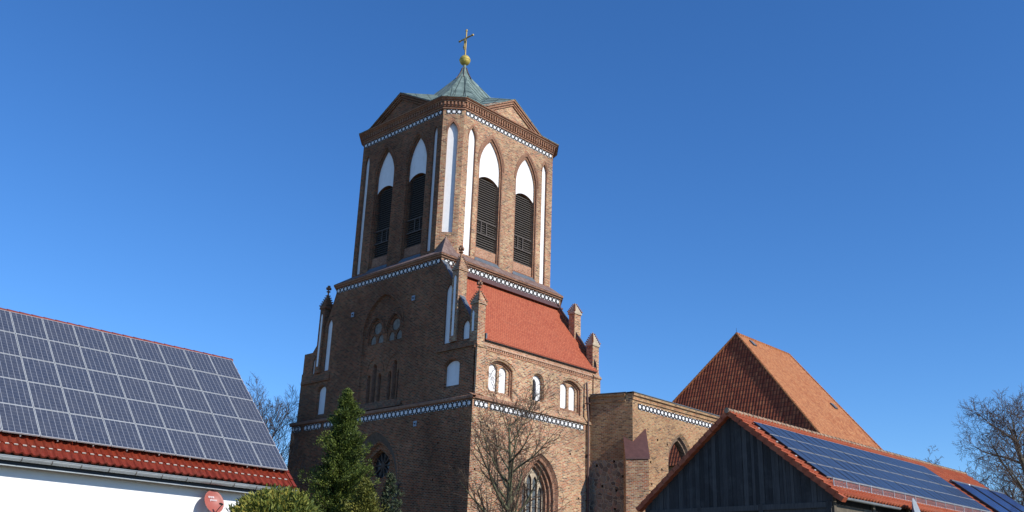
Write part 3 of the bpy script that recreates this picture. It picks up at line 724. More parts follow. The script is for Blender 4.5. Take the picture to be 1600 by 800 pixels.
# R face
aR = [strip(RBf, bb, 3.22, .36, 24.2, 34.12), bell(RBf, bb, 5.25, 1.07), bell(RBf, bb, 9.12, 1.05), strip(RBf, bb, 11.14, .28, 24.12, 34.05, .8)]
bb.poly_holes([RBf.L(rect(BX0+CH, BX1-CH, 23.9, 35.2))]+[RBf.L(x) for x in aR], 0)
bw_ = MB()
aL = [strip(LB, bw_, 14.29, .25, 24.2, 34.05, .8), bell(LB, bw_, 12.0, .97), bell(LB, bw_, 8.33, .97), strip(LB, bw_, 6.45, .22, 24.3, 34.1, .8)]
bw_.poly_holes([LB.L(rect(BY0+CH, BY1-CH, 23.9, 35.2))]+[LB.L(x) for x in aL], 0)
cu = CH/rt/2
aC = [strip(CF, bb, cu, .37, 25.6, 34.2, .8, .2)]
bb.poly_holes([CF.L(rect(0, CH/rt, 23.4, 35.2))]+[CF.L(x) for x in aC], 0)
for i in (1, 2, 3, 4, 5):
    a, b = OCT[i], OCT[i+1]; bb.face([(*a, 23.3), (*b, 23.3), (*b, 35.2), (*a, 35.2)])
bb.build('belfry_wall', [M['brick'], M['brick_mould'], M['brick_light']], T)
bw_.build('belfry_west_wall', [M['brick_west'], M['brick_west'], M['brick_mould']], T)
for p in panels: p.build('plaster_panel', M['plaster'], T)
for fr, c, hw in ((RBf, 5.25, 1.28), (RBf, 9.12, 1.26)): hood(fr, arch(c, hw, 24, 34.17, 2.5, 10), arch(c, hw+.13, 24, 34.36, 2.6, 10))
for fr, c, hw in ((RBf, 3.22, .37), (RBf, 11.14, .29), (CF, cu, .38)): hood(fr, arch(c, hw, 24, 34.2, .9), arch(c, hw+.1, 24, 34.38, .95))
HM[0] = 'brick_west'
for fr, c, hw in ((LB, 12.0, 1.18), (LB, 8.33, 1.18)): hood(fr, arch(c, hw, 24, 34.17, 2.5, 10), arch(c, hw+.13, 24, 34.36, 2.6, 10))
frieze(RBf, BX0+CH+.12, BX1-CH-.1, 34.82, 35.18, T, pitch=.40); frieze(LB, BY0+CH+.1, BY1-CH-.1, 34.82, 35.18, T, pitch=.42); frieze(CF, .2, CH/rt-.2, 34.82, 35.18, T, pitch=.38)
ct = MB(); ringband(ct, OCT, [(35.2, 0), (35.22, .08), (35.3, .08), (35.31, .03), (35.38, .03), (35.39, .1), (35.47, .1), (35.48, .12), (35.75, .12), (35.76, .24), (35.84, .25), (35.85, .32), (35.93, .34), (35.96, .42), (36.04, .44), (36.05, 0)])
for fr, a, b in ((RBf, BX0+CH-.05, BX1-CH+.05), (LB, BY0+CH-.05, BY1-CH+.05), (CF, -.03, CH/rt+.03)): dentils(ct, fr, a, b, 35.5, 35.74, .22, .26, .12)
ct.build('dentil_cornice', M['brick_mould'], T)
# pediments
def pediment(fr, c, hf, zt, out=.3, brickm='brick', wallm='brick'):
    mb = MB(); A = [(c-hf, 36.06), (c+hf, 36.06), (c, zt)]
    mb.face(fr.L(A, -out+.08), 0); 
    inn = [(c-hf+1.25, 36.12), (c+hf-1.25, 36.12), (c, zt-.7)]
    # raking mouldings
    for s_ in (-1, 1):
        for (w0, w1, o_) in ((0, .16, .14), (.2, .34, .06), (.42, .52, .02)):
            a0 = (c+s_*(hf-w0*1.9+.02), 36.07); t0 = (c, zt-w0*1.0); a1 = (c+s_*(hf-w1*1.9), 36.07); t1 = (c, zt-w1*1.0)
            q = [a0, t0, t1, a1]; F1 = fr.L(q, -out-o_); F2 = fr.L(q, -out+.09); mb.loft(F1, F2, 1); mb.face(F1, 1)
    return mb.build('pediment', [M[wallm], M[brickm]], T)
GX, GY = 6.98+.1, 10.35
pediment(RBf, 7.0, 3.26, 37.9, brickm='brick_mould'); pediment(LB, 10.33, 3.6, 38.0, brickm='brick_west', wallm='brick_west')
pediment(Frame((BX1, 0, 0), (0, 1, 0), (1, 0, 0)), 10.35, 3.4, 37.95); pediment(Frame((0, BY1, 0), (1, 0, 0), (0, 1, 0)), 7.1, 3.3, 37.95)
# copper roof as a height field
RC = (7.22, 10.33)
def roofz(x, y):
    dx, dy = x-RC[0], y-RC[1]; ax, ay = abs(dx), abs(dy)
    d = max(ax*1.0, ay*1.04, (ax+ay)*rt*.93)
    z = 36.06+6.75*max(0, 1-d/6.42)**1.25
    in_y = max(0, 6.1-ay); in_x = max(0, 6.35-ax)
    zg = 37.97+.40*in_y+ .0-abs(x-7.05)*.60
    zg2 = 38.05+.38*in_x-abs(y-10.34)*.56
    return max(z, min(zg, 41) if ay > 1 else 0, min(zg2, 41) if ax > 1 else 0)
cr = MB(); OO = offp(OCT, .46)
def inside(x, y):
    for i in range(8):
        a, b = OO[i], OO[(i+1) % 8]
        if (b[0]-a[0])*(y-a[1])-(b[1]-a[1])*(x-a[0]) < -1e-6: return False
    return True
# polar grid so the edge follows the octagon
NA, NRr = 256, 64; ring = []
for j in range(NRr+1):
    row = []
    for i in range(NA):
        a = 2*math.pi*i/NA; dx, dy = math.cos(a), math.sin(a); tm = 99
        for k in range(8):
            p, q = Vector(OO[k]), Vector(OO[(k+1) % 8]); e = q-p; nn = Vector((e.y, -e.x)); den = nn.x*dx+nn.y*dy
            if den > 1e-9:
                t = (nn.dot(p)-nn.x*RC[0]-nn.y*RC[1])/den; tm = min(tm, t)
        r = tm*(j/NRr); x, y = RC[0]+dx*r, RC[1]+dy*r; row.append((x, y, roofz(x, y)))
    ring.append(row)
for A, B in zip(ring, ring[1:]):
    for i in range(NA):
        j = (i+1) % NA; cr.face([A[i], A[j], B[j], B[i]])
# thin eave edge
cr.loft(ring[-1], [(x, y, z-.05) for x, y, z in ring[-1]])
CR = cr.build('copper_roof', M['copper'], T)
sm = MB()
def seam(p, q, n=14, r=.035):
    pts = [Vector((p[0]+(q[0]-p[0])*i/n, p[1]+(q[1]-p[1])*i/n, 0)) for i in range(n+1)]
    for v in pts: v.z = roofz(v.x, v.y)+.01
    for a, b in zip(pts, pts[1:]): sm.tube(a, b, r, r, 4, 0, False)
for k in range(8):
    q = OO[k]; seam((RC[0]+(q[0]-RC[0])*.1, RC[1]+(q[1]-RC[1])*.1), q)
for t in np.arange(.08, 1, .085):
    for q0, q1 in ((OO[7], OO[0]),):
        pass
for e in range(8):
    p, q = Vector(OO[e]), Vector(OO[(e+1) % 8]); L = (q-p).length; n = int(L/.62)
    for i in range(1, n):
        b = p+(q-p)*(i/n); inw = Vector((RC[0], RC[1]))-(p+q)/2; inw.normalize()
        # run parallel to the slope until the hip
        half = abs(i/n-.5)*2; ln = (Vector((RC[0], RC[1]))-(p+q)/2).length*(1-half)*.92
        if ln > .3: seam(tuple(b), tuple(b+inw*ln), 12, .022)
sm.build('standing_seam', simple('dark_copper_seam', (.05, .07, .065), .6, .1), CR)
sp_ = MB(); c8 = (RC[0], RC[1], 0)
n8 = 8
sp_.lathe(c8, [(.86, 41.75), (.62, 42.05), (.34, 42.6), (.2, 43.05), (.13, 43.15), (.13, 43.42)], 8); SPO = sp_.build('spire_cone', M['copper'], T)
rb_ = MB()
for k in range(8):
    a = 2*math.pi*k/8; pr = [(.88, 41.77), (.63, 42.07), (.35, 42.62), (.2, 43.07)]
    for (r0, z0), (r1, z1) in zip(pr, pr[1:]): rb_.tube((RC[0]+r0*math.cos(a), RC[1]+r0*math.sin(a), z0), (RC[0]+r1*math.cos(a), RC[1]+r1*math.sin(a), z1), .03, .03, 4)
rb_.build('hip_roll', M['rust_pipe'], SPO)
ball = MB(); pr = [(0.02, -.45)]+[(.45*math.cos(a), .45*math.sin(a)) for a in np.linspace(-1.35, -.08, 8)]+[(.455, -.03), (.475, 0), (.475, .05), (.455, .07)]+[(.45*math.cos(a), .45*math.sin(a)+.02) for a in np.linspace(.14, 1.5, 8)]+[(.01, .47)]
ball.lathe((RC[0], RC[1], 43.8), pr, 28); ball.build('golden_ball', M['gold'], T, smooth=True)
cs = MB(); x, y = RC
cs.tube((x, y, 44.2), (x, y, 46.65), .07, .06, 8); cs.tube((x, y-.72, 45.95), (x, y+.72, 45.95), .06, .06, 8)
for p, q in (((x, y-.72, 45.95), (x, y-.86, 45.95)), ((x, y+.72, 45.95), (x, y+.86, 45.95)), ((x, y, 46.62), (x, y, 46.78))):
    cs.tube(p, q, .1, .08, 8)
CRO = cs.build('cross', M['cross_gold'], T, smooth=True)
# crucified figure on the west side of the cross: one skinned body
def skin_figure():
    V = [((-.14, 0, 45.28), .06), ((-.15, 0, 45.5), .07), ((-.15, 0, 45.68), .08), ((-.15, 0, 45.8), .035), ((-.17, -.02, 45.9), .055),
         ((-.13, .2, 45.82), .03), ((-.12, .42, 45.95), .022), ((-.13, -.2, 45.82), .03), ((-.12, -.42, 45.95), .022),
         ((-.2, .05, 45.02), .05), ((-.13, .02, 44.75), .03), ((-.2, -.05, 45.02), .05), ((-.13, -.02, 44.74), .03)]
    E = [(0, 1), (1, 2), (2, 3), (3, 4), (2, 5), (5, 6), (2, 7), (7, 8), (0, 9), (9, 10), (0, 11), (11, 12)]
    me = bpy.data.meshes.new('crucifix_figure'); me.from_pydata([Vector(v)-T.location+Vector((RC[0], RC[1], 0)) for v, _ in V], E, [])
    o = bpy.data.objects.new('crucifix_figure', me); COL.objects.link(o); o.parent = CRO
    m = o.modifiers.new('s', 'SKIN'); sv = me.skin_vertices[0].data
    for i, (_, r) in enumerate(V): sv[i].radius = (r, r)
    sv[0].use_root = True
    s2 = o.modifiers.new('u', 'SUBSURF'); s2.levels = 1; s2.render_levels = 1
    dg = bpy.context.evaluated_depsgraph_get(); me2 = bpy.data.meshes.new_from_object(o.evaluated_get(dg)); o.modifiers.clear(); o.data = me2; me2.materials.clear(); me2.materials.append(M['cross_gold'])
skin_figure()
# downpipe on the south side
dp = MB(); dp.tube((10.88, .02, 16.0), (10.88, -.16, 13.45), .075, .075, 8); dp.tube((10.88, -.16, 13.45), (10.88, -.14, 0), .075, .075, 8)
for z in (2, 5, 8, 11, 14.5): dp.box((10.77, -.24, z), (10.99, .06, z+.06))
dp.build('downpipe', M['rust_pipe'], T)
st_ = MB(); st_.tube((-.12, 6.25, 8.35), (-.12, 6.75, 2.5), .07, .07, 6); st_.build('iron_rod', M['dark'], T)

# ================================================================== RUINED WALL
RW = empty('ruined_church_wall', (14, -2, 0), 'yellow brown brick wall of the roofless church with an open pointed arch, between the tower and the barn', 'ruined wall')
th = rad(-75); U = (math.cos(th), math.sin(th), 0); N = (-math.cos(rad(15)), -math.sin(rad(15)), 0)
RL = Frame((11.27, -.002, 0), U, N); RR = Frame((12.07, -2.99, 0), (1, 0, 0), (0, -1, 0)); ZT = 15.12
m = MB()
hs = holes([(.5, 10.35), (1.75, 10.6), (.9, 9.0), (1.9, 8.7), (1.8, 7.5), (.6, 7.2), (2.4, 9.6)], .08)
m.poly_holes([RL.L(rect(0, 3.1, 10.7, ZT))], 0)
m.poly_holes([RL.L(rect(0, 3.1, 0, 10.7))]+[RL.L(h) for h in hs], 1)
do_holes(m, RL, hs, .2, 3)
ar = [(arch(5.68, 1.62, 4, 13.2, 2.3, 10), 0), (arch(5.68, 1.5, 4, 13.03, 2.2, 10), .12), (arch(5.68, 1.42, 4, 12.95, 2.15, 10), .12), (arch(5.68, 1.34, 4, 12.83, 2.1, 10), .3), (arch(5.68, 1.24, 4, 12.72, 2.0, 10), .3), (arch(5.68, 1.2, 4, 12.65, 1.98, 10), .5), (arch(5.68, 1.2, 4, 12.65, 1.98, 10), .7)]
hs2 = holes([(2.85, 12.35), (4.0, 12.2), (3.3, 10.4), (2.0, 10.75), (8.3, 12.6), (2.1, 9.3)], .08)
m.poly_holes([RR.L(rect(0, 24, 0, ZT)), RR.L(ar[0][0])]+[RR.L(h) for h in hs2], 0)
do_holes(m, RR, hs2, .2, 3)
rings(m, RR, ar, 2, [0, 2, 2, 2, 2, 2])
m.poly_holes([RR.L(rect(0, 24, 0, ZT), .7), RR.L(ar[-1][0], .7)], 0)
m.poly_holes([RL.L(rect(0, 3.1, 0, ZT), .7)], 0)
m.face([(11.27, 0, ZT), (12.07, -2.99, ZT), (13.0, -2.29, ZT), (12.3, 0, ZT)]); m.face([(12.07, -2.99, ZT), (36.07, -2.99, ZT), (36.07, -2.29, ZT), (13.0, -2.29, ZT)])
RWB = m.build('masonry', [M['brick_tan'], M['stone'], brick_mat('grey_brown_jamb_brick', [(0, (.08, .055, .045)), (.5, (.18, .12, .085)), (1, (.28, .19, .13))], (.3, .25, .2)), M['void']], RW)
c = MB()
cornice(c, RR, -.02, 24, [(14.66, 0), (14.7, .08), (14.8, .08), (14.82, .03), (14.94, .05), (14.98, .16), (15.12, .18), (15.16, .0)])
cornice(c, RL, 0.02, 2.6, [(14.55, 0), (14.6, .08), (14.7, .08), (14.74, .03), (14.9, .05), (14.98, .16), (15.12, .18), (15.16, .0)])
c.build('moulded_cornice', M['brick_tan'], RW)
c = MB(); cornice(c, RR, -.15, 24, [(15.15, .22), (15.2, .22), (15.22, -.75)]); cornice(c, RL, 0, 2.7, [(15.15, .22), (15.2, .22), (15.24, -.7)]); c.build('coping', M['lead'], RW)
frieze(RR, .6, 10.6, 14.1, 14.52, RW, pitch=.44, hexa=True)
b = MB(); Fl, Fr = (10.85, -3.32), (11.95, -4.25); P1, P3, P2 = (11.9, -2.35), (13.5, -2.99), (12.07, -2.99)
Fl, Fr = (10.95, -3.25), (12.03, -4.3)
for a_, b_ in ((P1, Fl), (Fl, Fr), (Fr, P3)): b.face([(*a_, 0), (*b_, 0), (*b_, 10.7), (*a_, 10.7)])
b.face([(*P1, 10.7), (*Fl, 10.7), (*P1, 12.2)]); b.face([(*P3, 10.7), (*Fr, 10.7), (*P3, 12.9)])
b.build('corner_buttress', M['brick'], RW)
b = MB(); o_ = .06
for z_ in (0,):
    A = [(Fl[0]-.08, Fl[1]-.04, 10.66), (Fr[0]-.0, Fr[1]-.09, 10.72), (P3[0]+.02, P3[1]-.03, 12.95), (P2[0]-.02, P2[1]-.02, 11.85), (P1[0]-.03, P1[1], 12.25)]
    b.face([A[0], A[1], A[3]]); b.face([A[1], A[2], A[3]]); b.face([A[0], A[3], A[4]])
    b.face([A[0], A[1], (A[1][0], A[1][1], 10.6), (A[0][0], A[0][1], 10.55)])
b.build('metal_cap', M['brownmetal'], RW)

# ================================================================== NAVE
NV = empty('church_choir', (52, 9.5, 0), 'big steep church roof of orange tiles, its hip dark red, rising behind the barn', 'church')
ap = Vector((47.36, 9.45, 29.01)); kk, mm_ = .393, .891; zE = 14.9; dz = ap.z-zE
ae = Vector((58.66, 9.45, 29.01)); kf = -.10
A1 = ap+Vector((-kk*dz, -mm_*dz, -dz)); A2 = ap+Vector((-kk*dz, mm_*dz, -dz)); B1 = ae+Vector((-.18*dz, -mm_*dz, -dz)); B2 = ae+Vector((-.18*dz, mm_*dz, -dz))
n = MB(); n.face([ap, A1, A2]); n.build('west_hip_roof', M['nave_w'], NV)
n = MB(); n.face([A1, B1, ae, ap]); n.face([A2, B2, ae, ap]); n.face([B1, B2, ae]); NS = n.build('south_roof', M['nave_s'], NV)
n = MB(); q = [(A1.x+.5, A1.y+.5), (B1.x-.5, B1.y+.5), (B2.x-.5, B2.y-.5), (A2.x+.5, A2.y-.5)]; n.prism(q, 0, zE+.2, 0, False); n.build('choir_wall', M['brick_tan'], NV)
n = MB()
def caps(p, q, r, mb, step=.4):
    p = Vector(p); q = Vector(q); L = (q-p).length; k = int(L/step)
    for i in range(k):
        a = p.lerp(q, i/k); b_ = p.lerp(q, (i+1.1)/k); mb.tube(a, b_, r, r*.8, 6)
caps(ap, ae, .16, n); caps(ap, A1, .13, n); caps(ap, A2, .13, n); caps(ae, B1, .13, n)
n.build('ridge_tile', M['nave_s'], NS)
n = MB()
def skylight(t, s_, mb):
    p = ap.lerp(ae, t); dn = (A1-ap); dn = Vector((0, -mm_, -1)).normalized(); c = p+dn*s_; nn = Vector((0, -1, mm_)).normalized()
    u = Vector((1, 0, 0))
    q = [c-u*.3-dn*.4, c+u*.3-dn*.4, c+u*.3+dn*.4, c-u*.3+dn*.4]
    mb.loft([x+nn*.14 for x in q], q); mb.face([x+nn*.14 for x in q])
for t, s_ in ((.17, 1.1), (.70, 9.6)):
    n = MB(); skylight(t, s_, n); n.build('roof_hatch', M['lead'], NV)
n = MB(); n.tube(ap, ap+Vector((0, 0, .6)), .02, .015, 5); n.build('lightning_rod', M['dark'], NV)

# ================================================================== WHITE HOUSE
HX, HY, HZ = CX, CY, CZ
def hp(x, y, z): return (HX+x, HY+y, HZ+z)
HO = empty('white_house', hp(10, 32, -HZ), 'white rendered house with red pantile roof covered by solar panels', 'house')
sa = rad(44.05); sn, cn = math.sin(sa), math.cos(sa)
E0 = Vector(hp(0, 27.48, 3.24)); dirs = Vector((0, cn, sn)); nrm = Vector((0, -sn, cn))
XE, XW = 18.68, -4.0; SLOPE = 7.12
RD = E0+dirs*SLOPE
h = MB(); wy = HY+27.93; yb2 = 2*(RD.y)-wy; x0, x1 = HX+XW+.3, HX+18.25
h.face([(x0, wy, 0), (x1, wy, 0), (x1, wy, HZ+3.3), (x0, wy, HZ+3.3)]); h.face([(x0, yb2, 0), (x1, yb2, 0), (x1, yb2, HZ+3.3), (x0, yb2, HZ+3.3)])
for x in (x0, x1): h.face([(x, wy, 0), (x, yb2, 0), (x, yb2, HZ+3.75), (x, RD.y, RD.z-.25), (x, wy, HZ+3.75)])
h.build('wall', M['render'], HO)
def pantile_roof(E, U_, D, Nn, u0, u1, slope, wave, row, amp, lip, under=None):
    """corrugated courses of tiles as real geometry"""
    mb = MB(); nu = max(2, int((u1-u0)/wave*8)); nr = int(math.ceil(slope/row))
    us = [u0+(u1-u0)*i/nu for i in range(nu+1)]
    def hgt(u):
        t = ((u-u0)/wave) % 1.0
        return amp*(math.cos(2*math.pi*(t))*.5+.5)**2.2
    for r in range(nr):
        s0, s1 = r*row, min((r+1)*row+.03, slope+.05)
        A = [E+U_*u+D*s0+Nn*(hgt(u)+lip) for u in us]; B = [E+U_*u+D*s1+Nn*hgt(u) for u in us]; Cc = [E+U_*u+D*s0+Nn*(hgt(u)-.02) for u in us]
        mb.loft(A, B, 0, False); mb.loft(Cc, A, 0, False)
    return mb
UX = Vector((1, 0, 0))
r_ = pantile_roof(Vector((HX, E0.y, E0.z)), UX, dirs, nrm, XW, XE, 1.45, .232, .36, .06, .035)
RT = r_.build('pantile_roof', M['pantile'], HO, smooth=False)
ck = MB(); u = XW+.02
while u < XE-.2:
    for r0 in (.36,):
        c0 = Vector((HX, E0.y, E0.z))+UX*(u+.116)+dirs*(r0-.012)+nrm*.022; rotbox_ = [c0+UX*a+dirs*b+nrm*c for a, b, c in ((-.055, 0, 0), (.055, 0, 0), (.055, 0, .028), (-.055, 0, .028))]
        ck.loft(rotbox_, [p+dirs*.03 for p in rotbox_]); ck.face(rotbox_)
    u += .232
tag(ck.build('tile_edge_clips', simple('pale_clip_strip', (.45, .42, .36), .9), HO), kind='stuff')  # whitish clip line, as short bars between the tile humps
r_ = MB(); e2 = E0+dirs*1.4; yr2 = 2*RD.y
r_.face([(HX+XW, e2.y, e2.z), (HX+XE-.02, e2.y, e2.z), (HX+XE-.02, RD.y, RD.z), (HX+XW, RD.y, RD.z)])
r_.face([(HX+XW, yr2-E0.y, E0.z), (HX+XE, yr2-E0.y, E0.z), (HX+XE, RD.y, RD.z), (HX+XW, RD.y, RD.z)])
r_.build('upper_roof', M['pantile'], HO)
r_ = MB(); k = 0; xx = HX+XW
while xx < HX+XE-.05:
    r_.tube((xx, RD.y, RD.z+.03), (min(xx+.42, HX+XE), RD.y, RD.z+.03), .115, .098, 8); xx += .39
r_.build('ridge_tile', M['pantile'], HO)
v = MB()   # verge tiles at the east edge
for i in range(int(SLOPE/.36)):
    a = E0+dirs*(i*.36); a.x = HX+XE; b_ = a+dirs*.4
    v.face([a+nrm*.08, b_+nrm*.05, b_-nrm*.14, a-nrm*.14]); v.face([a+nrm*.08, b_+nrm*.05, b_+nrm*.05-UX*.12, a+nrm*.08-UX*.12])
v.build('verge_tile', M['pantile'], HO)
# snow guard bars / clips (whitish line on the tile course), gutter, fascia
gt = MB(); gc = Vector(hp(0, 27.42, 3.13)); n_ = 10
prof = [(gc.y+.1*math.cos(t), gc.z+.02-.1*math.sin(t)) for t in np.linspace(0, math.pi, n_)]
gt.loft([(HX+XW, y, z) for y, z in prof], [(HX+XE-.06, y, z) for y, z in prof], 0, False)
gt.loft([(HX+XW, y, z+.004) for y, z in prof], [(HX+XE-.06, y, z+.004) for y, z in prof], 0, False)
gt.tube((HX+XW, gc.y-.1, gc.z+.03), (HX+XE-.06, gc.y-.1, gc.z+.03), .014, .014, 6)
gt.face([(HX+XE-.06, y, z) for y, z in prof])
GT = gt.build('gutter', M['zinc'], HO)
x = XW+.3
while x < XE-.1:
    gb = MB()
    q = [(gc.y+.108*math.cos(t), gc.z+.02-.108*math.sin(t)) for t in np.linspace(0, math.pi, n_)]
    gb.loft([(HX+x, y, z) for y, z in q], [(HX+x+.025, y, z) for y, z in q], 0, False); x += .8
    gb.build('gutter_bracket', M['louver_frame'], GT)
f_ = MB(); f_.box(hp(XW, 27.56, 2.96), hp(XE-.15, 27.6, 3.2), 0); f_.box(hp(XW, 27.54, 2.93), hp(XE-.15, 27.62, 2.96), 1)
f_.build('fascia', [M['slate_fascia'], M['zinc']], HO)
f_ = MB(); f_.face([hp(XW, 27.6, 2.97), hp(XE-.15, 27.6, 2.97), hp(XE-.15, 27.93, 3.0), hp(XW, 27.93, 3.0)]); f_.build('soffit', M['soffit'], HO)
# solar panels 11 x 5
def panel_mesh(w, h, t, fw, glass, frame, name, side=0):
    g_ = MB(); 
    me_g = g_; g_.box((fw, fw, t-.008), (w-fw, h-fw, t-.002)); 
    f_ = MB()
    f_.box((0, 0, 0), (w, fw, t)); f_.box((0, h-fw, 0), (w, h, t)); f_.box((0, fw, 0), (fw, h-fw, t), side); f_.box((w-fw, fw, 0), (w, h-fw, t), side)
    return g_, f_
def lay_panels(parent, origin, u, v_, nrm_, w, h, pu, pv, nu, nv, t, fw, glassm, framem, vgap=None):
    rotm = Matrix((u, v_, nrm_)).transposed()
    g_, f_ = panel_mesh(w, h, t, fw, glassm, framem, '', 1 if isinstance(framem, list) else 0)
    pan = g_.build('solar_panel', glassm); fr_ = f_.build('frame', framem)
    offp_ = parent.location
    first = True
    for i in range(nu):
        for j in range(nv):
            loc = origin+u*(i*pu)+v_*(j*pv+(vgap(j) if vgap else 0))
            if first: a, b_ = pan, fr_; first = False
            else: a, b_ = pan.copy(), fr_.copy(); COL.objects.link(a); COL.objects.link(b_)
            a.parent = parent; a.location = loc-offp_; jt = Matrix.Rotation(rnd.uniform(-.004, .004), 3, 'X') @ Matrix.Rotation(rnd.uniform(-.004, .004), 3, 'Y')
            a.rotation_euler = (rotm @ jt).to_euler(); b_.parent = a; b_.location = (0, 0, 0)
PB = Vector(hp(18.53-11*1.01, 27.825, 3.81))
lay_panels(HO, PB, UX, dirs, nrm, .99, 1.235, 1.01, 1.255, 11, 5, .045, .016, M['pv_poly'], M['alu'])
rl = MB()
for i in range(11*2+1):
    if i % 2: 
        p0 = PB+UX*(i*.505)+dirs*.0-nrm*.06; rl.tube(p0, p0+dirs*6.2, .025, .025, 4)
rl.build('mounting_rail', M['alu'], HO)

def rotbox(mb, c, u, v_, w, su, sv, sw, mat=0):
    c = Vector(c); mb.box((-su/2, -sv/2, -sw/2), (su/2, sv/2, sw/2), mat, rot=lambda p: c+u*p.x+v_*p.y+w*p.z)
# red satellite dish on the wall
def dish(name, c, normal, R_, hgt, mat, wall, label, grp, text=None, textmat=None):
    E_ = empty(name, wall, label, 'satellite dish', grp)
    nn = Vector(normal).normalized(); u = ZV.cross(nn).normalized(); v_ = nn.cross(u)
    c = Vector(c); mb = MB(); n = 36; K = 7; rr = []
    for k in range(K+1):
        r = R_*k/K; dp_ = .13*R_*2*(1-(k/K)**2)
        rr.append([c+u*(r*math.cos(2*math.pi*i/n))*.93+v_*(r*math.sin(2*math.pi*i/n))*hgt-nn*dp_ for i in range(n)])
    for A, B in zip(rr, rr[1:]): mb.loft(A, B)
    rb = [[p-nn*.02 for p in ring_] for ring_ in rr]
    for A, B in zip(rb, rb[1:]): mb.loft(A, B)
    rim = [c+(p-c)*1.03 for p in rr[-1]]; mb.loft(rr[-1], rim); mb.loft(rim, rb[-1])
    mb.build('reflector', mat, E_, smooth=True, merge=True)
    b = MB(); w_ = Vector(wall); b.tube(c-nn*.18, (c.x, w_.y-.12, c.z-.1), .03, .03, 8); b.tube((c.x, w_.y-.12, c.z-.45), (c.x, w_.y-.12, c.z+.1), .025, .025, 8); b.tube((c.x, w_.y-.12, c.z-.35), (c.x, w_.y+.03, c.z-.35), .025, .025, 6); b.tube((c.x, w_.y-.12, c.z), (c.x, w_.y+.03, c.z), .025, .025, 6)
    b.build('bracket', M['zinc'], E_)
    a = MB(); tip = c+nn*R_*1.05-v_*R_*.75; a.tube(c-v_*R_*hgt*.98, tip, .014, .014, 6); a.tube(tip, tip+(c-tip).normalized()*.14, .035, .03, 8); a.build('feed_arm', M['black'], E_)
    if text:
        for (s_, sz, du, dv) in text:
            cu_ = bpy.data.curves.new('lettering', 'FONT'); cu_.body = s_; cu_.size = sz; cu_.extrude = .002
            to = bpy.data.objects.new('lettering', cu_); COL.objects.link(to)
            dg = bpy.context.evaluated_depsgraph_get(); me = bpy.data.meshes.new_from_object(to.evaluated_get(dg)); bpy.data.objects.remove(to)
            to = bpy.data.objects.new('lettering', me); COL.objects.link(to); me.materials.clear(); me.materials.append(textmat)
            dd = .13*R_*2*(1-min(1, (du*du+dv*dv))); to.parent = E_
            to.location = c+u*(du*R_)+v_*(dv*R_)-nn*(dd*.8-.012)-E_.location
            to.rotation_euler = Matrix((u, v_, nn)).transposed().to_euler()
    return E_
dn = Vector((.05, -1, .42))
dish('satellite_dish', hp(15.8, 27.5, 2.56), dn, .355, 1.02, M['reddish'], hp(15.87, 27.93, 2.3), 'red round satellite dish on the white house wall, below the gutter', 'satellite dishes on the buildings', [('ewa', .13, -.48, .36), ('plissar', .1, -.3, .14)], M['white'])

# ================================================================== BARN
s_ = 3.4; ang = rad(-2.5)
BO = Vector((-6.288, -21.447, 9.011)); ux = Vector((math.cos(ang), math.sin(ang), 0)); vy = Vector((-math.sin(ang), math.cos(ang), 0))
BA = empty('timber_barn', (BO.x+5, BO.y, 0), 'black weathered board barn with orange tiled roof and dark blue solar panels', 'barn')
def bp(u, v_, z): return BO+ux*u+vy*v_+ZV*z
sb = rad(37.9); db = -vy*math.cos(sb)-ZV*math.sin(sb); nb = -vy*math.sin(sb)+ZV*math.cos(sb)   # down-slope south, normal
db2 = vy*math.cos(sb)-ZV*math.sin(sb); nb2 = vy*math.sin(sb)+ZV*math.cos(sb)
LEN = 22.9; SLB = 5.62
# roof tiles: courses run from the eave upward
mb = pantile_roof(BO+db*SLB, ux, -db, nb, -.25, LEN, SLB, .24, .345, .07, .055)
BR_ = mb.build('pantile_roof', M['barntile'], BA)
mb = pantile_roof(BO+db2*5.75, ux, -db2, nb2, -.25, LEN, 5.75, .48, .345, .05, .035); mb.build('north_pantile_roof', M['barntile'], BA)
mb = MB(); u = -.3
while u < LEN:
    mb.tube(bp(u, 0, .06), bp(min(u+.4, LEN), 0, .045), .12, .10, 8); u += .36
mb.build('ridge_tile', simple('lichen_ridge_tile', (.30, .20, .13), .85, var=.45, scale=5, bump=.3), BA)
# verge tiles with stepped lower edge on both slopes
for dd, nn_, SL in ((db, nb, SLB), (db2, nb2, 5.75)):
    mb = MB(); k = int(SL/.345)
    for i in range(k+1):
        a = BO+dd*(i*.345)+ux*(-.27); b_ = a+dd*.375
        q = [a+nn_*.06, b_+nn_*.095, b_-nn_*.10, a-nn_*.135]
        mb.face(q); mb.loft(q, [p+ux*.3 for p in q])
    mb.build('verge_tile', M['barntile'], BA)
# gable boards
gm = MB(); vv = -4.15; kx = 0
def roofline(v_): return -abs(v_)*math.tan(sb)-.12
while vv < 4.35:
    w_ = rnd.uniform(.13, .24); a, b_ = vv+.004, min(vv+w_, 4.4)-.006; dpt = rnd.uniform(.0, .022)
    zb1 = -3.62+(b_+4.1)*(-.028)
    P = [(a, zb1), (b_, zb1), (b_, roofline(b_)), (a, roofline(a))]
    if a < 0 < b_: P = [(a, zb1), (b_, zb1), (b_, roofline(b_)), (0, roofline(0)), (a, roofline(a))]
    A = [bp(-dpt, x, z) for x, z in P]; B = [bp(.05, x, z) for x, z in P]; gm.face(A); gm.loft(A, B); vv += w_
gm.build('gable_boards', M['boards'], BA)
gm = MB()
gm.face([bp(.08, x, z) for x, z in [(-4.1, -9.0), (4.3, -9.0), (4.3, -3.4), (0, -.1), (-4.1, -3.4)]], 1)
z = -3.75
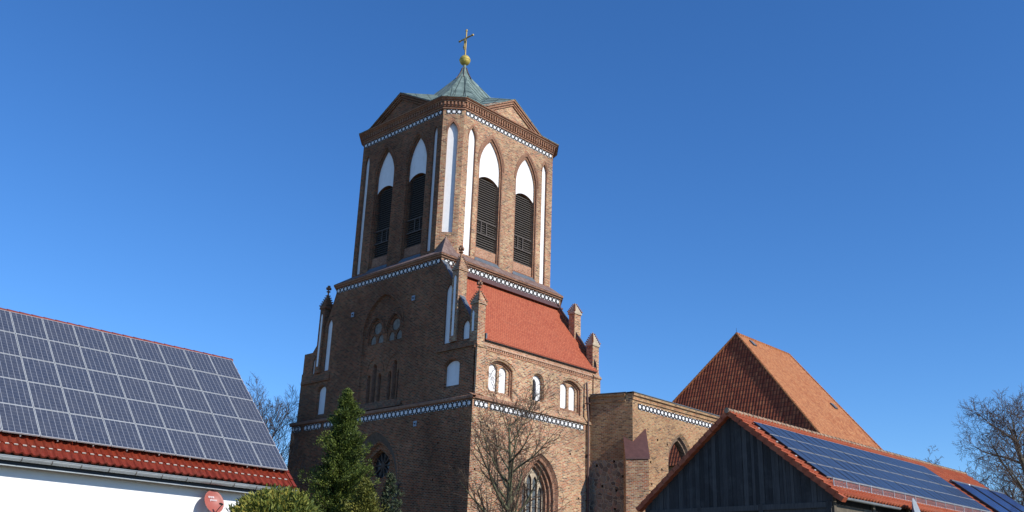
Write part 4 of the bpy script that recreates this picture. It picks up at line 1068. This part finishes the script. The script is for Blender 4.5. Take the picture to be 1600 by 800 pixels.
while z > -9:
    hh_ = rnd.uniform(.2, .28)
    for a, b_ in ((-3.85, -1.2), (-1.15, 1.6), (1.65, 4.2)):
        gm.box((0, 0, 0), (1, 1, 1), 0, rot=lambda p, a=a, b_=b_, z=z, hh_=hh_: bp(.0+.05*p.x, a+(b_-a)*p.y, z-hh_+.012+(hh_-.012)*p.z+.0))
    z -= hh_
for a in (-3.97, -1.18, 1.62, 4.2): gm.box((0, 0, 0), (1, 1, 1), 0, rot=lambda p, a=a: bp(-.06+.1*p.x, a-.1+.2*p.y, -9.01+(5.4)*p.z))
gm.box((0, 0, 0), (1, 1, 1), 0, rot=lambda p: bp(-.055+.1*p.x, -4.1+8.3*p.y, -3.85+.2*p.z))
gm.build('lower_gable_wall', [M['boards'], M['void']], BA)
# south wall of rough slabs
sm_ = MB(); z = -3.7; vS = -4.1
sm_.face([bp(0.1, vS+.05, -9.01), bp(LEN-.3, vS+.05, -9.01), bp(LEN-.3, vS+.05, -3.3), bp(.1, vS+.05, -3.3)], 1)
while z > -9:
    hh_ = rnd.uniform(.28, .42); u = .1
    while u < LEN-.3:
        l_ = rnd.uniform(2.2, 3.6); u2 = min(u+l_, LEN-.3)
        n = 6; top_ = [(u+(u2-u)*i/n, z-rnd.uniform(.0, .05)) for i in range(n+1)]; bt = [(u+(u2-u)*i/n, z-hh_+rnd.uniform(-.0, .05)) for i in range(n+1)]
        P = bt+top_[::-1]; A = [bp(a, vS-rnd.uniform(.0, .01), b_) for a, b_ in P]; B = [bp(a, vS+.04, b_) for a, b_ in P]; sm_.face(A, 0); sm_.loft(A, B, 0); u = u2+.02
    z -= hh_
for u in np.arange(0, LEN, 3.0): sm_.box((0, 0, 0), (1, 1, 1), 0, rot=lambda p, u=u: bp(u+.18*p.x, vS-.06+.1*p.y, -9.01+5.65*p.z))
sm_.face([bp(LEN-.3, -4.1, -9.01), bp(LEN-.3, 4.3, -9.01), bp(LEN-.3, 4.3, -3.4), bp(LEN-.3, 0, -.1), bp(LEN-.3, -4.1, -3.4)], 0)
sm_.face([bp(0, 4.3, -9.01), bp(LEN-.3, 4.3, -9.01), bp(LEN-.3, 4.3, -3.3), bp(0, 4.3, -3.3)], 0)
sm_.build('south_board_wall', [M['rough_boards'], M['void']], BA)
# under-roof board (closes the eaves)
ub = MB()
for dd, nn_, SL in ((db, nb, SLB-.05), (db2, nb2, 5.7)):
    a = BO-nn_*.06; ub.face([a+ux*-.2, a+ux*LEN, a+ux*LEN+dd*SL, a+ux*-.2+dd*SL])
ub.build('roof_deck', M['rough_boards'], BA)
# gutter, in two lengths with a sagging gap
gt = MB(); gc = BO+db*(SLB+.03)-nb*.05
def gut(u0, u1, dz0=0, dz1=0):
    pr_ = [(-.07*math.cos(t), -.07*math.sin(t)) for t in np.linspace(0, math.pi, 9)]
    A = [gc+ux*u0+vy*(a-.02)+ZV*(b_+dz0) for a, b_ in pr_]; B = [gc+ux*u1+vy*(a-.02)+ZV*(b_+dz1) for a, b_ in pr_]
    gt.loft(A, B, 0, False); gt.tube(A[0], B[0], .012, .012, 5); gt.face(A); gt.face(B)
gut(-.15, 4.6); gut(6.3, LEN, -.02, -.05)
gt.build('gutter', M['zinc'], BA)
gt = MB(); e = gc+ux*6.9; gt.tube(e+ZV*-.05, e+vy*.3-ZV*.5, .045, .045, 8); gt.tube(e+vy*.3-ZV*.5, e+vy*.3-ZV*5, .045, .045, 8); gt.build('downpipe', M['zinc'], BA)
# panels: 12 x 4 with a thicker rail in the middle
PO = BO+ux*.46+db*(.76+4*.958)+nb*.13
def vg(j): return (0, 0, .03, .03)[j]
lay_panels(BA, PO, ux, -db, nb, 1.275, .925, 1.29, .95, 12, 4, .045, .02, M['pv_thin'], [M['alu2'], M['black']], vg)
for i in range(12):
    md = MB(); p0 = PO+ux*(i*1.29+.6375)+nb*.0445; rotbox(md, p0-db*1.9, ux, -db, nb, .055, 3.78, .008)
    md.build('module_joint', M['black'], BA)
md = MB()
for j in (.5, 1.45, 2.43, 3.4):
    a = PO-db*j-nb*.04; md.tube(a-ux*.12, a+ux*15.6, .03, .03, 5)
md.build('mounting_rail', M['alu'], BA)
# solar thermal collectors
for k in range(3):
    mb = MB(); O_ = BO+ux*(16.75+k*2.32)+nb*.1
    def lb(a, b_, c, O_=O_): return O_+ux*a+db*b_+nb*c
    mb.box((0, 0, 0), (1, 1, 1), 0, rot=lambda p: lb(.1+2.05*p.x, 1.95+3.3*p.y, .12*p.z)); C_ = mb.build('solar_collector', M['black'], BA)
    gl_ = MB(); gl_.box((0, 0, 0), (1, 1, 1), 0, rot=lambda p: lb(.2+1.85*p.x, 2.0+3.2*p.y, .122+.008*p.z)); gl_.build('absorber_glass', M['collector'], C_)
    hd_ = MB(); hd_.tube(lb(.1, 1.88, .08), lb(2.15, 1.88, .08), .075, .075, 8); hd_.build('header_pipe', M['lead'], C_)
    j_ = MB(); j_.tube(lb(2.15, 1.88, .1), lb(2.34, 1.88, .1), .05, .05, 8); j_.build('pipe_joint', M['white'] if k == 0 else M['louver_frame'], C_)
# snow guard fence along the eave
u = .35; k = 0
while u < 19.5:
    sg = MB(); O_ = BO+db*5.06+ux*u
    def lb(a, b_, c, O_=O_): return O_+ux*a+db*b_+nb*c
    up = ZV*.2+nb*.02
    a0 = O_+nb*.05; L_ = .92
    for hh_ in (.03, .28): sg.tube(a0+ZV*hh_, a0+ux*L_+ZV*hh_, .017, .017, 4)
    for t in np.arange(.03, L_, .075): sg.tube(a0+ux*t+ZV*.03, a0+ux*t+ZV*.28, .008, .008, 4)
    rotbox(sg, a0+ux*.0+ZV*.15, ux, vy, ZV, .045, .03, .34); sg.tube(a0+ZV*.27, a0-db*.3+nb*.0, .01, .01, 4); sg.tube(a0+ZV*.02, a0+db*.08-ZV*.05, .012, .012, 4)
    sg.build('snow_guard', M['zinc'], BA); u += .96
dish('satellite_dish', bp(5.15, -5.0, -4.0), Vector((.20, -.98, .22)), .82, 1.1, M['greydish'], tuple(bp(5.15, -4.15, -4.8)), 'tall grey satellite dish at the gutter of the black barn', 'satellite dishes on the buildings', [('wisi', .15, -.3, .62)], M['white'])

# ================================================================== VEGETATION
def build_np(name, V, F, mats, parent=None, mi=None, smooth=False):
    off = Vector((0, 0, 0)); p = parent
    while p is not None: off += p.location; p = p.parent
    V = np.asarray(V, dtype=np.float32)-np.array(off, dtype=np.float32)
    me = bpy.data.meshes.new(name); me.vertices.add(len(V)); me.vertices.foreach_set('co', V.ravel())
    F = np.asarray(F, dtype=np.int32); k = F.shape[1]
    me.loops.add(F.size); me.loops.foreach_set('vertex_index', F.ravel())
    me.polygons.add(len(F)); me.polygons.foreach_set('loop_start', np.arange(0, F.size, k, dtype=np.int32)); me.polygons.foreach_set('loop_total', np.full(len(F), k, dtype=np.int32))
    for m_ in (mats if isinstance(mats, list) else [mats]): me.materials.append(m_)
    if smooth: me.polygons.foreach_set('use_smooth', np.ones(len(F), dtype=bool))
    me.update(calc_edges=True); o = bpy.data.objects.new(name, me); COL.objects.link(o)
    if parent: o.parent = parent
    return o
class Wood:
    def __init__(s): s.V = []; s.F = []
    def path(s, pts, rads, n):
        base = len(s.V); prev = None
        for i, (p, r) in enumerate(zip(pts, rads)):
            d = (pts[min(i+1, len(pts)-1)]-pts[max(i-1, 0)]).normalized()
            a = d.cross(Vector((.31, .87, .12))); a.normalize(); b = d.cross(a)
            for k in range(n):
                t = 2*math.pi*k/n; s.V.append(p+(a*math.cos(t)+b*math.sin(t))*r)
        for i in range(len(pts)-1):
            for k in range(n):
                j = (k+1) % n; s.F.append((base+i*n+k, base+i*n+j, base+(i+1)*n+j, base+(i+1)*n+k))
def grow(R_, woods, p, d, L, r, lvl, cfg):
    n = max(3, int(L/cfg['seg'][min(lvl, len(cfg['seg'])-1)])); pts = [p.copy()]; rads = [r]; dd = d.copy()
    wig = cfg['wig'][min(lvl, len(cfg['wig'])-1)]; upb = cfg['up'][min(lvl, len(cfg['up'])-1)]
    tip = cfg['tip']
    for i in range(n):
        dd = (dd+Vector((R_.gauss(0, wig), R_.gauss(0, wig), R_.gauss(0, wig)*.7+upb))).normalized()
        pts.append(pts[-1]+dd*(L/n)); rads.append(max(tip, r*(1-(i+1)/n*cfg['taper'][min(lvl, len(cfg['taper'])-1)])))
    sides = (8, 6, 4, 3, 3, 3)[min(lvl, 5)]
    woods[0 if lvl < cfg['split'] else 1].path(pts, rads, sides)
    if lvl >= cfg['depth']: return
    nc = cfg['kids'][lvl]; st = cfg['start'][lvl]
    for c in range(nc):
        t = st+(1-st)*(c+R_.random()*.8)/nc; i = min(int(t*n), n-1); fr_ = t*n-i; q = pts[i].lerp(pts[i+1], min(1, fr_))
        ax = (pts[i+1]-pts[i]).normalized(); per = ax.orthogonal().normalized(); per = Matrix.Rotation(c*2.4+R_.uniform(-.5, .5), 3, ax) @ per
        a = rad(R_.uniform(*cfg['ang'][lvl])); nd = (ax*math.cos(a)+per*math.sin(a)).normalized()
        rr = rads[i]*R_.uniform(*cfg['rr'][lvl]); LL = L*R_.uniform(*cfg['len'][lvl])*(1-cfg['fall'][lvl]*t)
        grow(R_, woods, q, nd, LL, max(tip, rr), lvl+1, cfg)
def bare_tree(name, base, H, r, seed, cfg, label, mats, group=None, d=Vector((0, 0, 1)), top=None):
    R_ = random.Random(seed); woods = [Wood(), Wood()]
    grow(R_, woods, Vector(base), d.normalized(), H, r, 0, cfg)
    if top:
        zm = max(v.z for w_ in woods for v in w_.V); f = top/zm; b0 = Vector(base)
        for w_ in woods: w_.V = [b0+(v-b0)*f for v in w_.V]
    E_ = empty(name, base, label, 'tree', group)
    build_np('trunk', woods[0].V, woods[0].F, mats[0], E_, smooth=True); build_np('crown', woods[1].V, woods[1].F, mats[1], E_, smooth=True)
    return E_
linden = dict(seg=[.5, .3, .22, .15, .12], wig=[.03, .06, .08, .10, .12], up=[.02, .06, .05, .03, .02], taper=[.9, .9, .9, .85, .8], tip=.0075, depth=4, split=2,
              kids=[24, 9, 5, 4], start=[.3, .2, .15, .15], ang=[(32, 74), (20, 48), (25, 55), (25, 55)], rr=[(.45, .68), (.5, .72), (.5, .7), (.6, .8)], len=[(.40, .52), (.38, .58), (.4, .6), (.4, .6)], fall=[.4, .35, .3, .2])
bare_tree('young_bare_tree', (-6.3, -9.35, 0), 10.9, .34, 17, linden, 'young leafless tree with greenish trunk in front of the sunny tower wall', [M['bark_g'], M['twig']], top=12.1)
big = dict(seg=[1, .7, .5, .35, .3], wig=[.05, .09, .10, .10, .11], up=[.02, .03, .03, .02, .01], taper=[.85, .9, .9, .85, .8], tip=.011, depth=4, split=2,
           kids=[20, 12, 8, 6], start=[.28, .2, .15, .12], ang=[(35, 68), (28, 60), (28, 62), (25, 65)], rr=[(.35, .6), (.4, .6), (.45, .65), (.5, .7)], len=[(.42, .6), (.38, .6), (.4, .6), (.4, .65)], fall=[.45, .35, .3, .2])
bare_tree('old_bare_tree', (37.2, -20.6, 0), 16.9, .8, 5, big, 'large leafless tree at the right end of the barn roof', [M['bark_far'], M['twig_far']], 'leafless trees behind the roofs', top=18.0)
sm1 = dict(big); sm1['tip'] = .012
bare_tree('old_bare_tree', (49.4, -10.6, 0), 12.9, .4, 21, dict(sm1, kids=[10, 7, 5, 4]), 'small leafless tree peeping over the barn ridge, left of the large tree', [M['twig_far'], M['twig_far']], 'leafless trees behind the roofs', top=15.8)
bare_tree('old_bare_tree', (-1.6, 19.2, 0), 16.4, .42, 33, dict(big, kids=[18, 10, 7, 5], up=[.02, .07, .06, .04, .02], wig=[.03, .05, .06, .06, .07], ang=[(25, 50), (20, 42), (20, 42), (20, 45)]), 'leafless tree between the white house and the tower', [M['twig_far'], M['twig_far']], 'leafless trees behind the roofs', top=15.9)

def foliage(R_, tips, per, ln, wd, spread):
    """little pointed sprays around each tip (p, outward dir)"""
    P = np.repeat(np.array([t[0] for t in tips]), per, 0); D = np.repeat(np.array([t[1] for t in tips]), per, 0); n = len(P)
    P = P+R_.normal(0, spread, (n, 3)); D = D+R_.normal(0, .55, (n, 3)); D[:, 2] += .25; D /= np.linalg.norm(D, axis=1)[:, None]
    X = np.cross(D, R_.normal(0, 1, (n, 3))); X /= np.linalg.norm(X, axis=1)[:, None]
    l_ = ln*R_.uniform(.6, 1.3, (n, 1)); w_ = wd*R_.uniform(.6, 1.3, (n, 1))
    V = np.stack([P-X*w_*.35, P+X*w_*.35, P+D*l_*.6+X*w_*.5, P+D*l_, P+D*l_*.6-X*w_*.5], 1).reshape(-1, 3)
    F = np.arange(n*5).reshape(n, 5); return V, F
def conifer(name, base, H, Rm, seed, mat, label, cat='tree', zc=0.0, ntier=46, prof=None, per=9, ln=.2, wd=.085, spread=.09, group=None, branch=8, lean=.0):
    R_ = np.random.default_rng(seed); tips = []; W = Wood(); base = Vector(base)
    axis = [base+Vector((lean*(t*H)**1.2*.1, 0, t*H)) for t in np.linspace(0, 1, 12)]
    W.path(axis, [max(.015, Rm*.07*(1-t)) for t in np.linspace(0, 1, 12)], 6)
    for k in range(ntier):
        t = zc+(1-zc)*(k+.5)/ntier; rr = prof(t)*Rm*(1+.16*math.sin(t*41+seed)) if prof else Rm*(1-t)**.8
        nb_ = max(3, int(branch*(.4+rr/Rm)))
        for b_ in range(nb_):
            a = R_.uniform(0, 6.283); lump = 1+.42*math.sin(3*a+t*29+seed)+.38*math.sin(4*a-t*53); Lb = rr*R_.uniform(.55, 1.12)*lump
            o_ = base+Vector((0, 0, H*t)); dr = Vector((math.cos(a), math.sin(a), R_.uniform(.25, .75))).normalized(); e = o_+dr*Lb
            W.path([o_, o_.lerp(e, .5)+Vector((0, 0, -.04)), e], [.02, .014, .006], 3)
            for s in np.arange(.4, 1.01, .19):
                q = o_.lerp(e, s); tips.append((tuple(q), tuple(dr)))
    E_ = empty(name, base, label, cat, group)
    build_np('trunk', W.V, W.F, M['twig'], E_)
    V, F = foliage(R_, tips, per, ln, wd, spread); build_np('crown', V, F, mat, E_); return E_
def pf(t):
    xs = [0, .55, .64, .70, .74, .80, .85, .90, .95, 1]; ys = [1.15, 1.1, 1.05, .9, .66, .58, .52, .38, .22, .03]; return float(np.interp(t, xs, ys))
conifer('conifer_tree', (-16.45, -9.6, 0), 9.5, .98, 3, M['conifer'], 'dark green conifer between the white house and the shaded tower wall', zc=.3, ntier=60, prof=pf, per=46, branch=12, ln=.085, wd=.032, spread=.062)
conifer('conifer_tree', (-16.84, -11.82, 0), 5.7, .72, 8, M['yellow'], 'yellow-tipped conifer at the right foot of the tall dark green conifer', zc=.3, ntier=40, prof=lambda t: min(1, (1-t)*3.2), per=18, branch=12, ln=.10, wd=.04, spread=.08)
conifer('conifer_tree', (-14.82, -10.88, 0), 6.25, .75, 12, M['sparse'], 'thin sparse young conifer with bare tip, before the shaded tower wall', zc=.35, ntier=22, prof=lambda t: min(1, (1-t)*1.9+.03), per=7, branch=6, ln=.15, wd=.045, spread=.06)
# rounded golden shrub in front of the house corner
def shrub():
    R_ = np.random.default_rng(4); c = Vector((-27.9, -22.9, 0)); E_ = empty('clipped_shrub', c, 'rounded yellow-green shrub below the right end of the red eave', 'shrub'); tips = []; W = Wood()
    for i in range(2600):
        a = R_.uniform(0, 6.283); e = math.asin(R_.uniform(-.3, 1)); r = 1.0+.05*math.sin(5*a+2*e)+.05*math.sin(9*a-4*e); k = R_.uniform(.80, 1.0)
        d = Vector((math.cos(a)*math.cos(e), math.sin(a)*math.cos(e), math.sin(e)))
        q = c+Vector((d.x*1.06*r*k, d.y*1.06*r*k, 2.62+d.z*1.02*r*k)); tips.append((tuple(q), tuple(d)))
    for i in range(60):
        a = R_.uniform(0, 6.283); e = R_.uniform(.1, 1.3); d = Vector((math.cos(a)*math.cos(e), math.sin(a)*math.cos(e), math.sin(e)))
        W.path([c, c+Vector((d.x*.2, d.y*.2, 1.6)), c+Vector((d.x*.85, d.y*.85, 2.6+d.z*.8))], [.05, .03, .01], 4)
    build_np('stems', W.V, W.F, M['twig'], E_); V, F = foliage(R_, tips, 22, .11, .032, .055); build_np('foliage', V, F, M['bush'], E_)
shrub()
